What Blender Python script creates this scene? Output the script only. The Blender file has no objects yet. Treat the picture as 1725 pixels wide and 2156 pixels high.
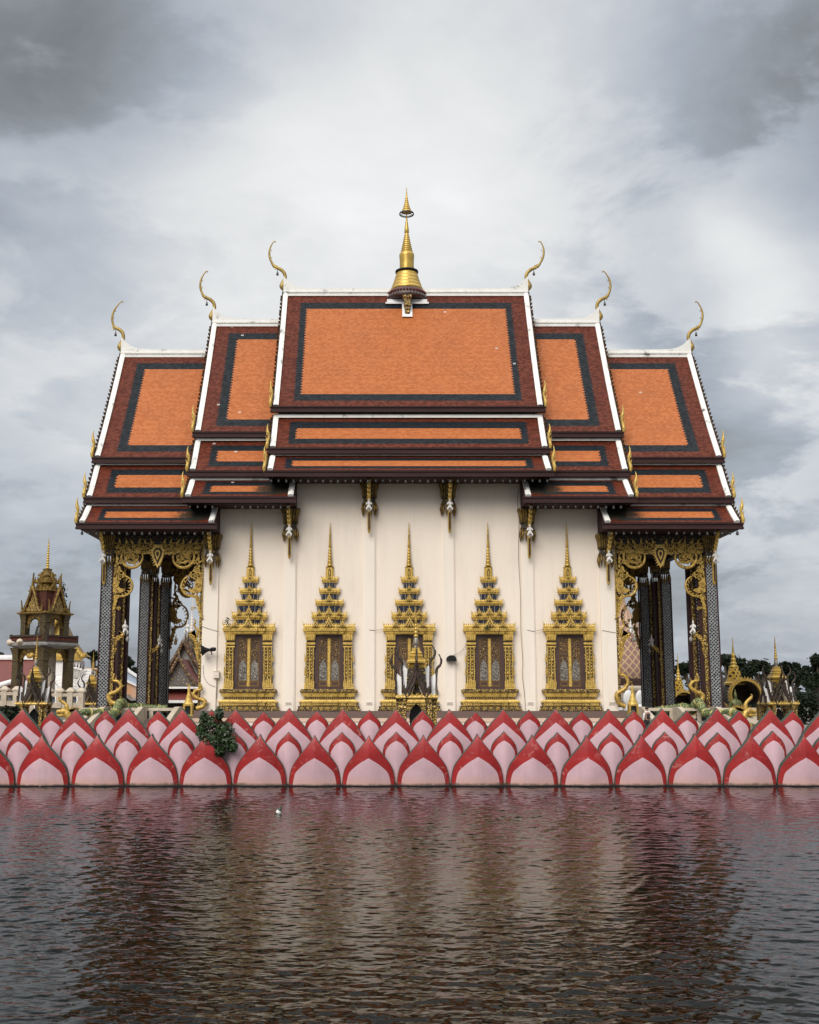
import bpy, bmesh, math, random
from mathutils import Vector, Matrix
R = math.radians
random.seed(11)
S = bpy.context.scene
COL = S.collection

# ------------------------------------------------------------------ camera model
TH = R(9.05); F = 2400.0; PPX = 807.0; CX = -1.5; H = 3.91
CT, ST = math.cos(TH), math.sin(TH)
def at(u, v, Y):
    """point of the place that the photograph (1725 px wide) shows at u, v when it stands Y metres away"""
    dx = (u - PPX) / F; dz = (1078.0 - v) / F
    s = Y / (CT - dz * ST)
    return Vector((CX + dx * s, Y, H + (ST + dz * CT) * s))
def AX(u, v, Y): return at(u, v, Y).x
def AZ(v, Y): return at(862, v, Y).z

# ------------------------------------------------------------------ mesh builder
class MB:
    def __init__(s): s.v = []; s.f = []; s.m = []; s.sm = []; s.uv = {}
    def add(s, vs, fs, m=0, smooth=False):
        b = len(s.v); s.v.extend([tuple(p) for p in vs])
        for f in fs:
            s.f.append([b + i for i in f]); s.m.append(m); s.sm.append(smooth)
    def box(s, x0, x1, y0, y1, z0, z1, m=0):
        if x0 > x1: x0, x1 = x1, x0
        v = [(x, y, z) for z in (z0, z1) for y in (y0, y1) for x in (x0, x1)]
        s.add(v, [(0,2,3,1),(4,5,7,6),(0,1,5,4),(2,6,7,3),(0,4,6,2),(1,3,7,5)], m)
    def prism(s, poly, y0, y1, m=0, axis='y', m2=None):
        n = len(poly)
        if axis == 'y': a = [(p[0], y0, p[1]) for p in poly]; b = [(p[0], y1, p[1]) for p in poly]
        elif axis == 'x': a = [(y0, p[0], p[1]) for p in poly]; b = [(y1, p[0], p[1]) for p in poly]
        else: a = [(p[0], p[1], y0) for p in poly]; b = [(p[0], p[1], y1) for p in poly]
        s.add(a + b, [list(range(n))[::-1], list(range(n, 2*n))], m)
        s.add(a + b, [(i, (i+1) % n, n + (i+1) % n, n + i) for i in range(n)], m if m2 is None else m2)
    def loft(s, cross, prof, c=(0,0,0), m=0, smooth=False, cap=True, mf=None):
        n = len(cross); vs = []; fs = []
        for r, z in prof:
            vs += [(c[0] + p[0]*r, c[1] + p[1]*r, c[2] + z) for p in cross]
        for j in range(len(prof)-1):
            for i in range(n):
                k = (i+1) % n
                fs.append((j*n+i, j*n+k, (j+1)*n+k, (j+1)*n+i))
        if mf is None: s.add(vs, fs, m, smooth)
        else:
            b = len(s.v); s.v.extend(vs)
            for q, f in enumerate(fs):
                s.f.append([b+i for i in f]); s.m.append(mf(q // n)); s.sm.append(smooth)
        if cap:
            t = len(prof)-1
            s.add(vs[:n], [list(range(n))[::-1]], m); s.add(vs[t*n:], [list(range(n))], m if mf is None else mf(t-1))
    def lathe(s, prof, c=(0,0,0), n=14, m=0, smooth=True, mf=None, sy=1.0):
        s.loft([(math.cos(2*math.pi*i/n), sy*math.sin(2*math.pi*i/n)) for i in range(n)], prof, c, m, smooth, True, mf)
    def tube(s, pts, rad, n=6, m=0, flat=(1,1,1), smooth=True):
        P = [Vector(p) for p in pts]; L = len(P); vs = []; fs = []; up = None
        if not hasattr(rad, '__len__'): rad = [rad]*L
        for i in range(L):
            t = (P[min(i+1, L-1)] - P[max(i-1, 0)])
            if t.length < 1e-9: t = Vector((0,0,1))
            t.normalize()
            if up is None:
                up = Vector((0,1,0)) if abs(t.y) < .9 else Vector((1,0,0))
            a = (up - t*up.dot(t)).normalized(); up = a; b = t.cross(a)
            for k in range(n):
                g = 2*math.pi*k/n
                o = (a*math.cos(g) + b*math.sin(g))*rad[i]
                vs.append((P[i].x + o.x*flat[0], P[i].y + o.y*flat[1], P[i].z + o.z*flat[2]))
        for i in range(L-1):
            for k in range(n):
                q = (k+1) % n
                fs.append((i*n+k, i*n+q, (i+1)*n+q, (i+1)*n+k))
        fs.append(list(range(n))[::-1]); fs.append([(L-1)*n+k for k in range(n)])
        s.add(vs, fs, m, smooth)
    def grid(s, rows, m=0, smooth=False, uvs=None):
        nr, nc = len(rows), len(rows[0]); b = len(s.v)
        for r in rows: s.v.extend([tuple(p) for p in r])
        for j in range(nr-1):
            for i in range(nc-1):
                idx = [(j, i), (j, i+1), (j+1, i+1), (j+1, i)]
                if uvs: s.uv[len(s.f)] = [uvs[a][c] for a, c in idx]
                s.f.append([b + a*nc + c for a, c in idx]); s.m.append(m); s.sm.append(smooth)
    def xf(s, M):
        s.v = [tuple(M @ Vector(p)) for p in s.v]; return s
    def mirror(s, x0=0.0):
        s.v = [(2*x0 - p[0], p[1], p[2]) for p in s.v]; s.f = [f[::-1] for f in s.f]
        s.uv = {k: u[::-1] for k, u in s.uv.items()}; return s
    def merge(s, o):
        b = len(s.v); fb = len(s.f); s.v += o.v
        s.f += [[b+i for i in f] for f in o.f]; s.m += o.m; s.sm += o.sm
        for k, u in o.uv.items(): s.uv[fb+k] = u
    def build(s, name, mats, parent=None):
        if not isinstance(mats, (list, tuple)): mats = [mats]
        off = wloc(parent)
        me = bpy.data.meshes.new(name)
        me.from_pydata([(p[0]-off.x, p[1]-off.y, p[2]-off.z) for p in s.v], [], s.f)
        for q in mats: me.materials.append(q)
        me.polygons.foreach_set('material_index', s.m)
        me.polygons.foreach_set('use_smooth', s.sm)
        if s.uv:
            ul = me.uv_layers.new(name='UVMap')
            for fi, u in s.uv.items():
                for li, c in zip(me.polygons[fi].loop_indices, u): ul.data[li].uv = c
        me.validate(); me.update()
        bm = bmesh.new(); bm.from_mesh(me)
        if not s.uv: bmesh.ops.recalc_face_normals(bm, faces=bm.faces[:])
        bm.to_mesh(me); bm.free()
        o = bpy.data.objects.new(name, me); COL.objects.link(o)
        if parent is not None: o.parent = parent
        return o
def wloc(o):
    v = Vector((0,0,0))
    while o is not None: v += o.location; o = o.parent
    return v
def tag(o, label=None, cat=None, group=None, kind=None):
    if label: o['label'] = label
    if cat: o['category'] = cat
    if group: o['group'] = group
    if kind: o['kind'] = kind
    return o
def empty(name, loc=(0,0,0), label=None, cat=None, group=None):
    o = bpy.data.objects.new(name, None); COL.objects.link(o); o.location = loc
    o.empty_display_size = .2
    return tag(o, label, cat, group)
def copy_tree(o, parent=None):
    c = o.copy(); COL.objects.link(c)
    if parent is not None: c.parent = parent
    for ch in list(o.children):
        if ch is not c: copy_tree(ch, c)
    return c
def ordinal(n):
    return ['first','second','third','fourth','fifth','sixth','seventh','eighth','ninth','tenth'][n-1] if n <= 10 else str(n) + ('th' if 10 < n % 100 < 14 else {1:'st',2:'nd',3:'rd'}.get(n % 10, 'th'))
def crm(pts, n=6):
    """smooth curve through the points"""
    out = []; P = [Vector(p) for p in pts]
    for i in range(len(P)-1):
        a, b, c, d = P[max(i-1,0)], P[i], P[i+1], P[min(i+2, len(P)-1)]
        for k in range(n):
            t = k/n
            out.append(.5*((2*b) + (c-a)*t + (2*a-5*b+4*c-d)*t*t + (3*b-a-3*c+d)*t**3))
    out.append(P[-1]); return out
def lerp_tab(tab, x):
    for (a, p), (b, q) in zip(tab, tab[1:]):
        if x <= b:
            t = (x-a)/(b-a) if b > a else 0
            return p + (q-p)*t
    return tab[-1][1]

# ------------------------------------------------------------------ materials
def newmat(name):
    m = bpy.data.materials.new(name); m.use_nodes = True
    nt = m.node_tree; b = nt.nodes['Principled BSDF']
    return m, nt, b
class NT:
    def __init__(s, nt): s.nt = nt
    def n(s, t, **k):
        o = s.nt.nodes.new(t)
        for a, v in k.items(): setattr(o, a, v)
        return o
    def l(s, a, b): s.nt.links.new(a, b)
    def put(s, sock, v):
        if hasattr(v, 'is_output'): s.l(v, sock)
        else: sock.default_value = v
    def math(s, op, a, b=0.0, c=0.0, clamp=False):
        o = s.n('ShaderNodeMath', operation=op); o.use_clamp = clamp
        s.put(o.inputs[0], a); s.put(o.inputs[1], b)
        if op in ('MULTIPLY_ADD', 'SMOOTH_MIN'): s.put(o.inputs[2], c)
        return o.outputs[0]
    def mix(s, f, a, b, mode='MIX'):
        o = s.n('ShaderNodeMix', data_type='RGBA', blend_type=mode)
        s.put(o.inputs[0], f); s.put(o.inputs[6], a); s.put(o.inputs[7], b); return o.outputs[2]
    def rng(s, x, a, b, c=0.0, d=1.0, smooth=False):
        o = s.n('ShaderNodeMapRange'); o.interpolation_type = 'SMOOTHSTEP' if smooth else 'LINEAR'
        s.put(o.inputs[0], x)
        for i, q in enumerate((a, b, c, d)): s.put(o.inputs[i+1], q)
        return o.outputs[0]
    def obj(s, scale=(1,1,1), rot=(0,0,0), out='Object'):
        t = s.n('ShaderNodeTexCoord'); mp = s.n('ShaderNodeMapping')
        mp.inputs['Scale'].default_value = scale; mp.inputs['Rotation'].default_value = rot
        s.l(t.outputs[out], mp.inputs[0]); return mp.outputs[0]
    def own(s, vec):
        """each copy wears its dirt and relief in other places"""
        oi = s.n('ShaderNodeObjectInfo'); a = s.n('ShaderNodeVectorMath', operation='ADD'); c = s.n('ShaderNodeCombineXYZ')
        for i, q in enumerate((31.0, 17.0, 23.0)): s.l(s.math('MULTIPLY', oi.outputs['Random'], q), c.inputs[i])
        s.l(vec, a.inputs[0]); s.l(c.outputs[0], a.inputs[1]); return a.outputs[0]
    def noise(s, vec, scale, detail=4, rough=.55, dist=0):
        o = s.n('ShaderNodeTexNoise'); s.l(vec, o.inputs['Vector'])
        o.inputs['Scale'].default_value = scale; o.inputs['Detail'].default_value = detail
        o.inputs['Roughness'].default_value = rough; o.inputs['Distortion'].default_value = dist
        return o.outputs[0]
    def bump(s, h, strength, dist, b):
        o = s.n('ShaderNodeBump'); o.inputs['Strength'].default_value = strength; o.inputs['Distance'].default_value = dist
        s.l(h, o.inputs['Height']); s.l(o.outputs[0], b.inputs['Normal'])
def c4(c): return (c[0], c[1], c[2], 1.0)
def plain(name, c, c2=None, scale=3.0, rough=.6, metal=0.0, bump=0.0, bscale=None, spec=.5, dirt=None, dirt_amt=.5, dscale=1.0, dlo=.55, dhi=.75, stretch=(1,1,1), streak=0):
    m, nt, b = newmat(name); k = NT(nt)
    b.inputs['Roughness'].default_value = rough; b.inputs['Metallic'].default_value = metal
    b.inputs['Specular IOR Level'].default_value = spec
    vec = k.own(k.obj(stretch))
    nz = k.noise(vec, scale, 5)
    col = k.mix(k.rng(nz, .3, .7), c4(c), c4(c2 or [q*.8 for q in c]))
    if dirt:
        d = k.noise(vec, dscale, 6, .65)
        col = k.mix(k.rng(d, dlo, dhi, 0, dirt_amt), col, c4(dirt))
    k.l(col, b.inputs['Base Color'])
    if streak:
        st = k.own(k.obj((3.2, 3.2, .10)))
        col2 = k.mix(k.rng(k.noise(st, 1.0, 6, .6), .56, .78, 0, streak), col, c4([q*.72 for q in c]))
        cr = k.noise(vec, 3.2, 9, .8, 3.0)
        col2 = k.mix(k.rng(k.math('ABSOLUTE', k.math('SUBTRACT', cr, .5)), .006, .0, 0, .35), col2, c4([q*.6 for q in c]))
        k.l(col2, b.inputs['Base Color'])
    if bump: k.bump(k.noise(vec, bscale or scale*4, 5), bump, .03, b)
    return m
def carved(name, gold, recess, scale=9.0, metal=.28, rough=.42, thr=.32, bump=.8):
    """gilded relief: raised gold leaf curls over a dark painted ground"""
    m, nt, b = newmat(name); k = NT(nt)
    b.inputs['Metallic'].default_value = metal; b.inputs['Roughness'].default_value = rough
    vec = k.own(k.obj())
    wob = k.n('ShaderNodeTexNoise'); k.l(vec, wob.inputs['Vector']); wob.inputs['Scale'].default_value = scale*.5
    add = k.n('ShaderNodeMixRGB'); add.blend_type = 'ADD'; add.inputs[0].default_value = .12
    k.l(vec, add.inputs[1]); k.l(wob.outputs[1], add.inputs[2])
    vo = k.n('ShaderNodeTexVoronoi', feature='DISTANCE_TO_EDGE'); k.l(add.outputs[0], vo.inputs['Vector']); vo.inputs['Scale'].default_value = scale
    f = k.rng(vo.outputs['Distance'], thr*.25, thr*.6)
    fine = k.noise(vec, scale*4, 3)
    g = k.mix(k.rng(fine, .35, .7), c4(gold), c4([q*.62 for q in gold]))
    col = k.mix(f, c4(recess), g)
    k.l(col, b.inputs['Base Color'])
    k.l(k.math('MULTIPLY', f, metal), b.inputs['Metallic'])
    k.bump(k.math('ADD', f, k.math('MULTIPLY', fine, .35)), bump, .04, b)
    return m
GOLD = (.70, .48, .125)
M = {}
M['gold'] = plain('gold_paint', GOLD, (.50, .32, .06), 6, .42, .25, .5, 16, dirt=(.05,.028,.010), dirt_amt=.65, dscale=9, dlo=.52, dhi=.68)
M['gold_bright'] = plain('gold_leaf', (.56, .37, .085), (.46, .30, .06), 2.5, .36, .5, .2, 12, dirt=(.10,.06,.015), dirt_amt=.5, dscale=3)
M['gold_dark'] = plain('aged_gold', (.34, .22, .045), (.15, .085, .02), 6, .5, .4, .4, 22, dirt=(.03,.02,.012), dirt_amt=.8, dscale=5, dlo=.45, dhi=.65)
M['finial'] = plain('weathered_finial_gold', (.40,.28,.07), (.26,.17,.04), 4, .45, .35, .2, 14, dirt=(.05,.035,.015), dirt_amt=.7, dscale=3)
M['carved'] = carved('carved_gold', GOLD, (.045,.018,.008), 8, thr=.3)
M['carved_fine'] = carved('finely_carved_gold', (.70,.48,.125), (.04,.018,.008), 11, thr=.45)
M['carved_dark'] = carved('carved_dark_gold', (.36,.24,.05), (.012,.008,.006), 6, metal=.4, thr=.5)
M['wall'] = plain('cream_wall_paint', (.84,.745,.64), (.81,.71,.605), .6, .75, 0, .08, 30, dirt=(.58,.50,.42), dirt_amt=.45, dscale=.5, dlo=.5, dhi=.8, stretch=(1.6,1.6,.35), streak=.24)
M['pilaster'] = plain('white_pilaster_paint', (.84,.76,.665), (.81,.72,.62), .8, .75, 0, .06, 30, dirt=(.62,.56,.50), dirt_amt=.3, dscale=.6, stretch=(1.6,1.6,.35), streak=.3)
M['white'] = plain('weathered_white_mortar', (.80,.79,.75), (.70,.69,.65), 2, .7, 0, .25, 14, dirt=(.09,.09,.08), dirt_amt=.85, dscale=1.1, dlo=.58, dhi=.68)
M['white_clean'] = plain('white_plaster', (.80,.79,.78), (.72,.71,.70), 2, .65, 0, .15, 12, dirt=(.3,.3,.28), dirt_amt=.5, dscale=2)
M['brown'] = plain('dark_brown_board', (.046,.020,.019), (.028,.013,.012), 2, .6, 0, .1, 18, spec=.2, stretch=(.3,3,3))
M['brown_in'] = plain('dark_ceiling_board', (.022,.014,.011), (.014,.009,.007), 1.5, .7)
M['frame'] = plain('maroon_frame_paint', (.075,.038,.03), (.055,.028,.024), 3, .4)
M['band'] = plain('brown_band_paint', (.16,.10,.085), (.13,.085,.07), 1, .7)
M['plinth'] = plain('cream_plinth_paint', (.74,.66,.58), (.68,.58,.50), .8, .75, 0, .1, 20, dirt=(.45,.36,.30), dirt_amt=.4, dscale=1)
M['peach'] = plain('peach_band_paint', (.70,.50,.40), (.66,.46,.36), 1, .75)
M['black'] = plain('black_metal', (.016,.016,.017), (.01,.01,.011), 4, .6, spec=.2)
M['bell'] = plain('tarnished_bronze', (.10,.10,.095), (.045,.045,.045), 12, .45, .6)
M['blueglass'] = plain('dark_blue_glass_mosaic', (.018,.024,.055), (.008,.01,.02), 18, .15, 0, .3, 40)
M['silver'] = plain('silver_relief', (.27,.25,.22), (.075,.07,.062), 9, .4, .4, .9, 16, dirt=(.42,.26,.19), dirt_amt=.45, dscale=6)
M['statue'] = plain('white_statue_paint', (.78,.76,.73), (.55,.53,.50), 9, .5, 0, .2, 20, dirt=(.14,.12,.1), dirt_amt=.7, dscale=7, dlo=.55, dhi=.7)
M['red_tile_far'] = plain('far_red_tile', (.16,.035,.024), (.11,.026,.02), 3, .6, 0, .4, 14)
M['bark'] = plain('bark', (.09,.07,.05), (.05,.04,.03), 8, .9, 0, .6, 20)
M['leaf_dark'] = plain('dark_leaf', (.017,.027,.011), (.005,.009,.004), .8, .7, spec=.2)
M['leaf'] = plain('bush_leaf', (.05,.09,.03), (.014,.028,.010), 5, .45)
M['wire'] = plain('grey_cable', (.12,.11,.10), (.09,.085,.08), 3, .6)
M['ground'] = plain('paved_ground', (.26,.23,.20), (.17,.15,.13), .6, .9, 0, .3, 6)
M['stone'] = plain('grey_cement', (.30,.29,.27), (.2,.19,.18), 2, .85, 0, .3, 14, dirt=(.05,.05,.045), dirt_amt=.7, dscale=1.4)
M['cream'] = plain('cream_stucco', (.56,.48,.38), (.46,.39,.30), 1.6, .8, 0, .15, 14, dirt=(.2,.17,.13), dirt_amt=.5, dscale=1.6)

def tile_mat(name, uL, uR, L, ru, bu, rt, bt, rb, bb, tw=.17, rh=.12, stain=None):
    """fish-scale tiles: a red field, a dark green-blue frame and an orange panel, each tile of one colour"""
    m, nt, b = newmat(name); k = NT(nt)
    tc = k.n('ShaderNodeTexCoord'); sp = k.n('ShaderNodeSeparateXYZ'); k.l(tc.outputs['UV'], sp.inputs[0])
    u, v = sp.outputs[0], sp.outputs[1]
    rv = k.math('DIVIDE', v, rh); row = k.math('FLOOR', rv); fv = k.math('FRACT', rv)
    par = k.math('MULTIPLY', k.math('MODULO', row, 2.0), .5)
    uu = k.math('ADD', k.math('ADD', k.math('DIVIDE', u, tw), 2000.0), par); colm = k.math('FLOOR', uu); fu = k.math('FRACT', uu)
    uc = k.math('MULTIPLY', k.math('SUBTRACT', k.math('SUBTRACT', k.math('ADD', colm, .5), par), 2000.0), tw)
    vc = k.math('MULTIPLY', k.math('ADD', row, .5), rh)
    def inside(a, b_, c, d):
        q = k.math('MULTIPLY', k.math('GREATER_THAN', uc, a), k.math('LESS_THAN', uc, b_))
        w = k.math('MULTIPLY', k.math('GREATER_THAN', vc, c), k.math('LESS_THAN', vc, d))
        return k.math('MULTIPLY', q, w)
    zb = inside(uL+ru, uR-ru, rb, L-rt)
    zo = inside(uL+ru+bu, uR-ru-bu, rb+bb, L-rt-bt)
    cv = k.n('ShaderNodeCombineXYZ'); k.l(colm, cv.inputs[0]); k.l(row, cv.inputs[1])
    wn = k.n('ShaderNodeTexWhiteNoise', noise_dimensions='2D'); k.l(cv.outputs[0], wn.inputs[0]); rnd = wn.outputs[0]
    red = k.mix(rnd, (.15,.030,.012,1), (.075,.014,.006,1))
    blue = k.mix(rnd, (.010,.016,.022,1), (.004,.008,.011,1))
    ora = k.mix(rnd, (.52,.165,.050,1), (.41,.120,.036,1))
    base = k.mix(zo, k.mix(zb, red, blue), ora)
    big = k.noise(tc.outputs['UV'], .55, 5, .6)
    base = k.mix(k.rng(big, .45, .8, 0, .32), base, k.mix(.5, base, (.05,.035,.025,1)))
    # gap between the pointed tile ends
    edge = k.math('SUBTRACT', fv, k.math('MULTIPLY', k.math('ABSOLUTE', k.math('SUBTRACT', fu, .5)), .9))
    gap = k.rng(k.math('ABSOLUTE', edge), .0, .20, .85, 0.0)
    base = k.mix(gap, base, (.012,.009,.008,1))
    spk = k.n('ShaderNodeTexWhiteNoise', noise_dimensions='3D'); k.l(cv.outputs[0], spk.inputs[0])
    base = k.mix(k.math('MULTIPLY', k.math('GREATER_THAN', spk.outputs[0], .9996), .6), base, (.6,.58,.55,1))
    if stain:
        for su, sv, sr in stain:
            du = k.math('DIVIDE', k.math('SUBTRACT', u, su), sr*1.6); dv = k.math('DIVIDE', k.math('SUBTRACT', v, sv), sr)
            d = k.math('ADD', k.math('MULTIPLY', du, du), k.math('MULTIPLY', dv, dv))
            nz = k.noise(tc.outputs['UV'], 3.2, 6, .7)
            f = k.rng(k.math('ADD', d, k.math('MULTIPLY', k.math('SUBTRACT', nz, .5), 2.2)), 1.25, .45, 0, .9)
            base = k.mix(f, base, (.022,.022,.017,1))
    k.l(base, b.inputs['Base Color'])
    b.inputs['Specular IOR Level'].default_value = .12
    k.put(b.inputs['Roughness'], k.rng(rnd, 0, 1, .42, .62))
    hgt = k.math('ADD', k.rng(edge, -.4, .6), k.math('MULTIPLY', rnd, .35))
    k.bump(hgt, .55, .03, b)
    return m

def mosaic(name):
    m, nt, b = newmat(name); k = NT(nt)
    tc = k.n('ShaderNodeTexCoord'); sp = k.n('ShaderNodeSeparateXYZ'); k.l(tc.outputs['Object'], sp.inputs[0])
    a = k.math('ADD', sp.outputs[0], sp.outputs[1]); z = sp.outputs[2]
    p = k.math('DIVIDE', k.math('ADD', a, z), .2); q = k.math('DIVIDE', k.math('SUBTRACT', a, z), .2)
    fp, fq = k.math('FRACT', p), k.math('FRACT', q)
    e = k.math('MAXIMUM', k.math('ABSOLUTE', k.math('SUBTRACT', fp, .5)), k.math('ABSOLUTE', k.math('SUBTRACT', fq, .5)))
    cv = k.n('ShaderNodeCombineXYZ'); k.l(k.math('FLOOR', p), cv.inputs[0]); k.l(k.math('FLOOR', q), cv.inputs[1])
    wn = k.n('ShaderNodeTexWhiteNoise', noise_dimensions='2D'); k.l(cv.outputs[0], wn.inputs[0])
    fine = k.noise(tc.outputs['Object'], 26, 2)
    f = k.math('MULTIPLY', k.rng(e, .28, .40), k.rng(fine, .38, .58, .15, 1.0))
    col = k.mix(f, (.012,.013,.016,1), (.36,.37,.37,1))
    k.l(col, b.inputs['Base Color']); b.inputs['Roughness'].default_value = .18
    k.bump(k.math('ADD', f, wn.outputs[0]), .5, .02, b)
    return m
M['mosaic'] = mosaic('black_and_silver_mirror_mosaic')

def petal_mat(name, c, c2, worn, kind):
    m, nt, b = newmat(name); k = NT(nt)
    b.inputs['Roughness'].default_value = .55 if kind == 'pink' else .42
    vec = k.obj(); oi = k.n('ShaderNodeObjectInfo')
    off = k.n('ShaderNodeVectorMath', operation='ADD'); k.l(vec, off.inputs[0])
    cx = k.n('ShaderNodeCombineXYZ'); k.l(k.math('MULTIPLY', oi.outputs['Random'], 37.0), cx.inputs[0]); k.l(k.math('MULTIPLY', oi.outputs['Random'], 19.0), cx.inputs[1]); k.l(cx.outputs[0], off.inputs[1])
    vec = off.outputs[0]
    sp = k.n('ShaderNodeSeparateXYZ'); k.l(k.obj(), sp.inputs[0])
    col = k.mix(k.rng(k.noise(vec, 1.3, 4), .3, .7), c4(c), c4(c2))
    col = k.mix(k.math('MULTIPLY', oi.outputs['Random'], .25), col, c4([q*.8 for q in c2]))
    if kind == 'pink':
        tide = k.math('ADD', sp.outputs[2], k.math('MULTIPLY', k.math('SUBTRACT', k.noise(vec, 2.2, 5), .5), .35))
        col = k.mix(k.rng(tide, .50, .10, 0, .75), col, (.62,.36,.28,1))
        st = k.n('ShaderNodeMapping'); st.inputs['Scale'].default_value = (5, 5, .5); k.l(vec, st.inputs[0])
        col = k.mix(k.rng(k.noise(st.outputs[0], 1, 5, .6), .50, .80, 0, .5), col, (.46,.33,.345,1))
        scr = k.noise(vec, 7, 8, .75, 2.2)
        col = k.mix(k.rng(scr, .74, .78, 0, .8), col, (.16,.10,.10,1))
        grid = k.rng(k.math('ABSOLUTE', k.math('SUBTRACT', k.math('FRACT', k.math('MULTIPLY', sp.outputs[2], 2.1)), .5)), .47, .5, 0, .10)
        col = k.mix(grid, col, (.5,.4,.42,1))
    else:
        scr = k.noise(vec, 2.4, 8, .72, 1.2)
        col = k.mix(k.rng(scr, .57, .68, 0, .55), col, c4(worn))
        d = k.noise(vec, 1.6, 5, .6)
        col = k.mix(k.rng(d, .5, .75, 0, .45), col, (.16,.016,.016,1))
    alg = k.math('ADD', sp.outputs[2], k.math('MULTIPLY', k.math('SUBTRACT', k.noise(vec, 3.5, 6, .65), .5), .22))
    col = k.mix(k.rng(alg, .15, .06, 0, .8), col, (.07,.06,.04,1))
    k.l(col, b.inputs['Base Color'])
    k.bump(k.noise(vec, 9, 6), .15, .03, b)
    return m
M['pink'] = petal_mat('pink_petal_paint', (.68,.46,.505), (.57,.37,.42), (.8,.7,.7), 'pink')
M['red'] = petal_mat('red_petal_paint', (.41,.022,.021), (.29,.016,.017), (.62,.30,.27), 'red')
M['green'] = plain('green_petal_edge', (.020,.050,.032), (.055,.075,.06), 6, .6, 0, .2, 20, dirt=(.02,.025,.02), dirt_amt=.7, dscale=3)
# ------------------------------------------------------------------ sky, light, camera
def sky():
    w = bpy.data.worlds.new('World'); S.world = w; w.use_nodes = True
    nt = w.node_tree; k = NT(nt); bg = nt.nodes['Background']; out = nt.nodes['World Output']
    st = k.n('ShaderNodeTexSky'); st.sky_type = 'NISHITA'; st.sun_disc = False
    st.sun_elevation = SUN_EL; st.sun_rotation = SUN_ROT; st.dust_density = 3; st.air_density = 1.2
    k.l(st.outputs[0], bg.inputs[0]); bg.inputs[1].default_value = .06
    tc = k.n('ShaderNodeTexCoord'); d = tc.outputs['Generated']
    sp = k.n('ShaderNodeSeparateXYZ'); k.l(d, sp.inputs[0])
    den = k.math('ADD', k.math('MAXIMUM', sp.outputs[2], 0.0), .32)
    cv = k.n('ShaderNodeCombineXYZ'); k.l(k.math('DIVIDE', sp.outputs[0], den), cv.inputs[0]); k.l(k.math('DIVIDE', sp.outputs[1], den), cv.inputs[1]); k.l(sp.outputs[2], cv.inputs[2])
    def blob(u, v, tight, amp):
        p = (at(u, v, 100) - Vector((CX, 0, H))).normalized()
        dt = k.n('ShaderNodeVectorMath', operation='DOT_PRODUCT'); nm = k.n('ShaderNodeVectorMath', operation='NORMALIZE')
        k.l(d, nm.inputs[0]); k.l(nm.outputs[0], dt.inputs[0]); dt.inputs[1].default_value = p
        return k.math('MULTIPLY', k.math('POWER', 2.718, k.math('MULTIPLY', k.math('SUBTRACT', dt.outputs['Value'], 1.0), tight)), amp)
    n1 = k.noise(cv.outputs[0], 1.6, 7, .56, .35); n2 = k.noise(cv.outputs[0], 4.6, 7, .6, .5); n3 = k.noise(cv.outputs[0], 11, 6, .6, .4)
    val = k.math('ADD', k.math('MULTIPLY', k.math('SUBTRACT', n1, .5), .72), k.math('ADD', k.math('MULTIPLY', k.math('SUBTRACT', n2, .5), .30), k.math('MULTIPLY', k.math('SUBTRACT', n3, .5), .10)))
    val = k.math('ADD', val, SKY_BASE)
    for b_ in SKY_BLOBS: val = k.math('ADD', val, blob(*b_))
    # torn cloud edges over the darker gaps
    n4 = k.rng(k.noise(cv.outputs[0], 3.1, 8, .58, .25), .46, .56, -.5, .5, True)
    for b_ in CLOUD_EDGES: val = k.math('ADD', val, k.math('MULTIPLY', n4, blob(*b_)))
    # the overcast is brightest overhead and on the sun's side, behind the camera
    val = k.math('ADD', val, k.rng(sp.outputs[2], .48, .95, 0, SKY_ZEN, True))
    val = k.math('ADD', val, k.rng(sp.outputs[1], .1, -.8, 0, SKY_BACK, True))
    val = k.math('MAXIMUM', val, .06)
    cr = k.n('ShaderNodeValToRGB'); e = cr.color_ramp.elements
    e[0].position = 0.0; e[0].color = (.075,.082,.083,1)
    e[1].position = 1.0; e[1].color = (.70,.705,.705,1)
    for p_, c_ in ((.22,(.185,.198,.21,1)),(.42,(.32,.35,.395,1)),(.60,(.45,.475,.51,1)),(.8,(.60,.61,.615,1))):
        q = e.new(p_); q.color = c_
    k.l(val, cr.inputs[0])
    over = k.math('MAXIMUM', val, 1.0)
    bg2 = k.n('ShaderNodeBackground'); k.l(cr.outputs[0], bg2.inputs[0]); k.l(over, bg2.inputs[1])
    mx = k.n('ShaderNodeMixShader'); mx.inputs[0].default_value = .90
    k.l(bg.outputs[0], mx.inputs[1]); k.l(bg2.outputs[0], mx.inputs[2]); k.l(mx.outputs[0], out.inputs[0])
SUN_EL = R(39); SUN_ROT = R(180+22)
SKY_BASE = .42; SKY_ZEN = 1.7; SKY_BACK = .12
SKY_BLOBS = [(820,430,34,.50),(1150,250,60,.22),(420,560,60,.22),(130,60,90,-.36),(420,150,140,-.10),(900,-140,40,-.36),(1700,60,90,-.22),(1680,330,110,-.10),(1560,600,160,-.08),(1690,740,350,.26),(1550,540,1800,.2),(1640,610,2500,.12),(1575,690,3000,.10),(1500,450,2000,.12),(1620,800,900,.12),(40,1150,50,-.06),(1600,1250,60,.0)]
CLOUD_EDGES = [(1640,560,45,.22),(160,180,40,.13),(1500,980,60,.12),(60,1000,60,.09)]
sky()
sun = bpy.data.lights.new('sun', 'SUN'); sun.energy = 2.0; sun.angle = R(38); sun.color = (1, .95, .88)
so = bpy.data.objects.new('sun', sun); COL.objects.link(so)
az = R(-22)   # from behind the camera, a little to its left
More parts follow.
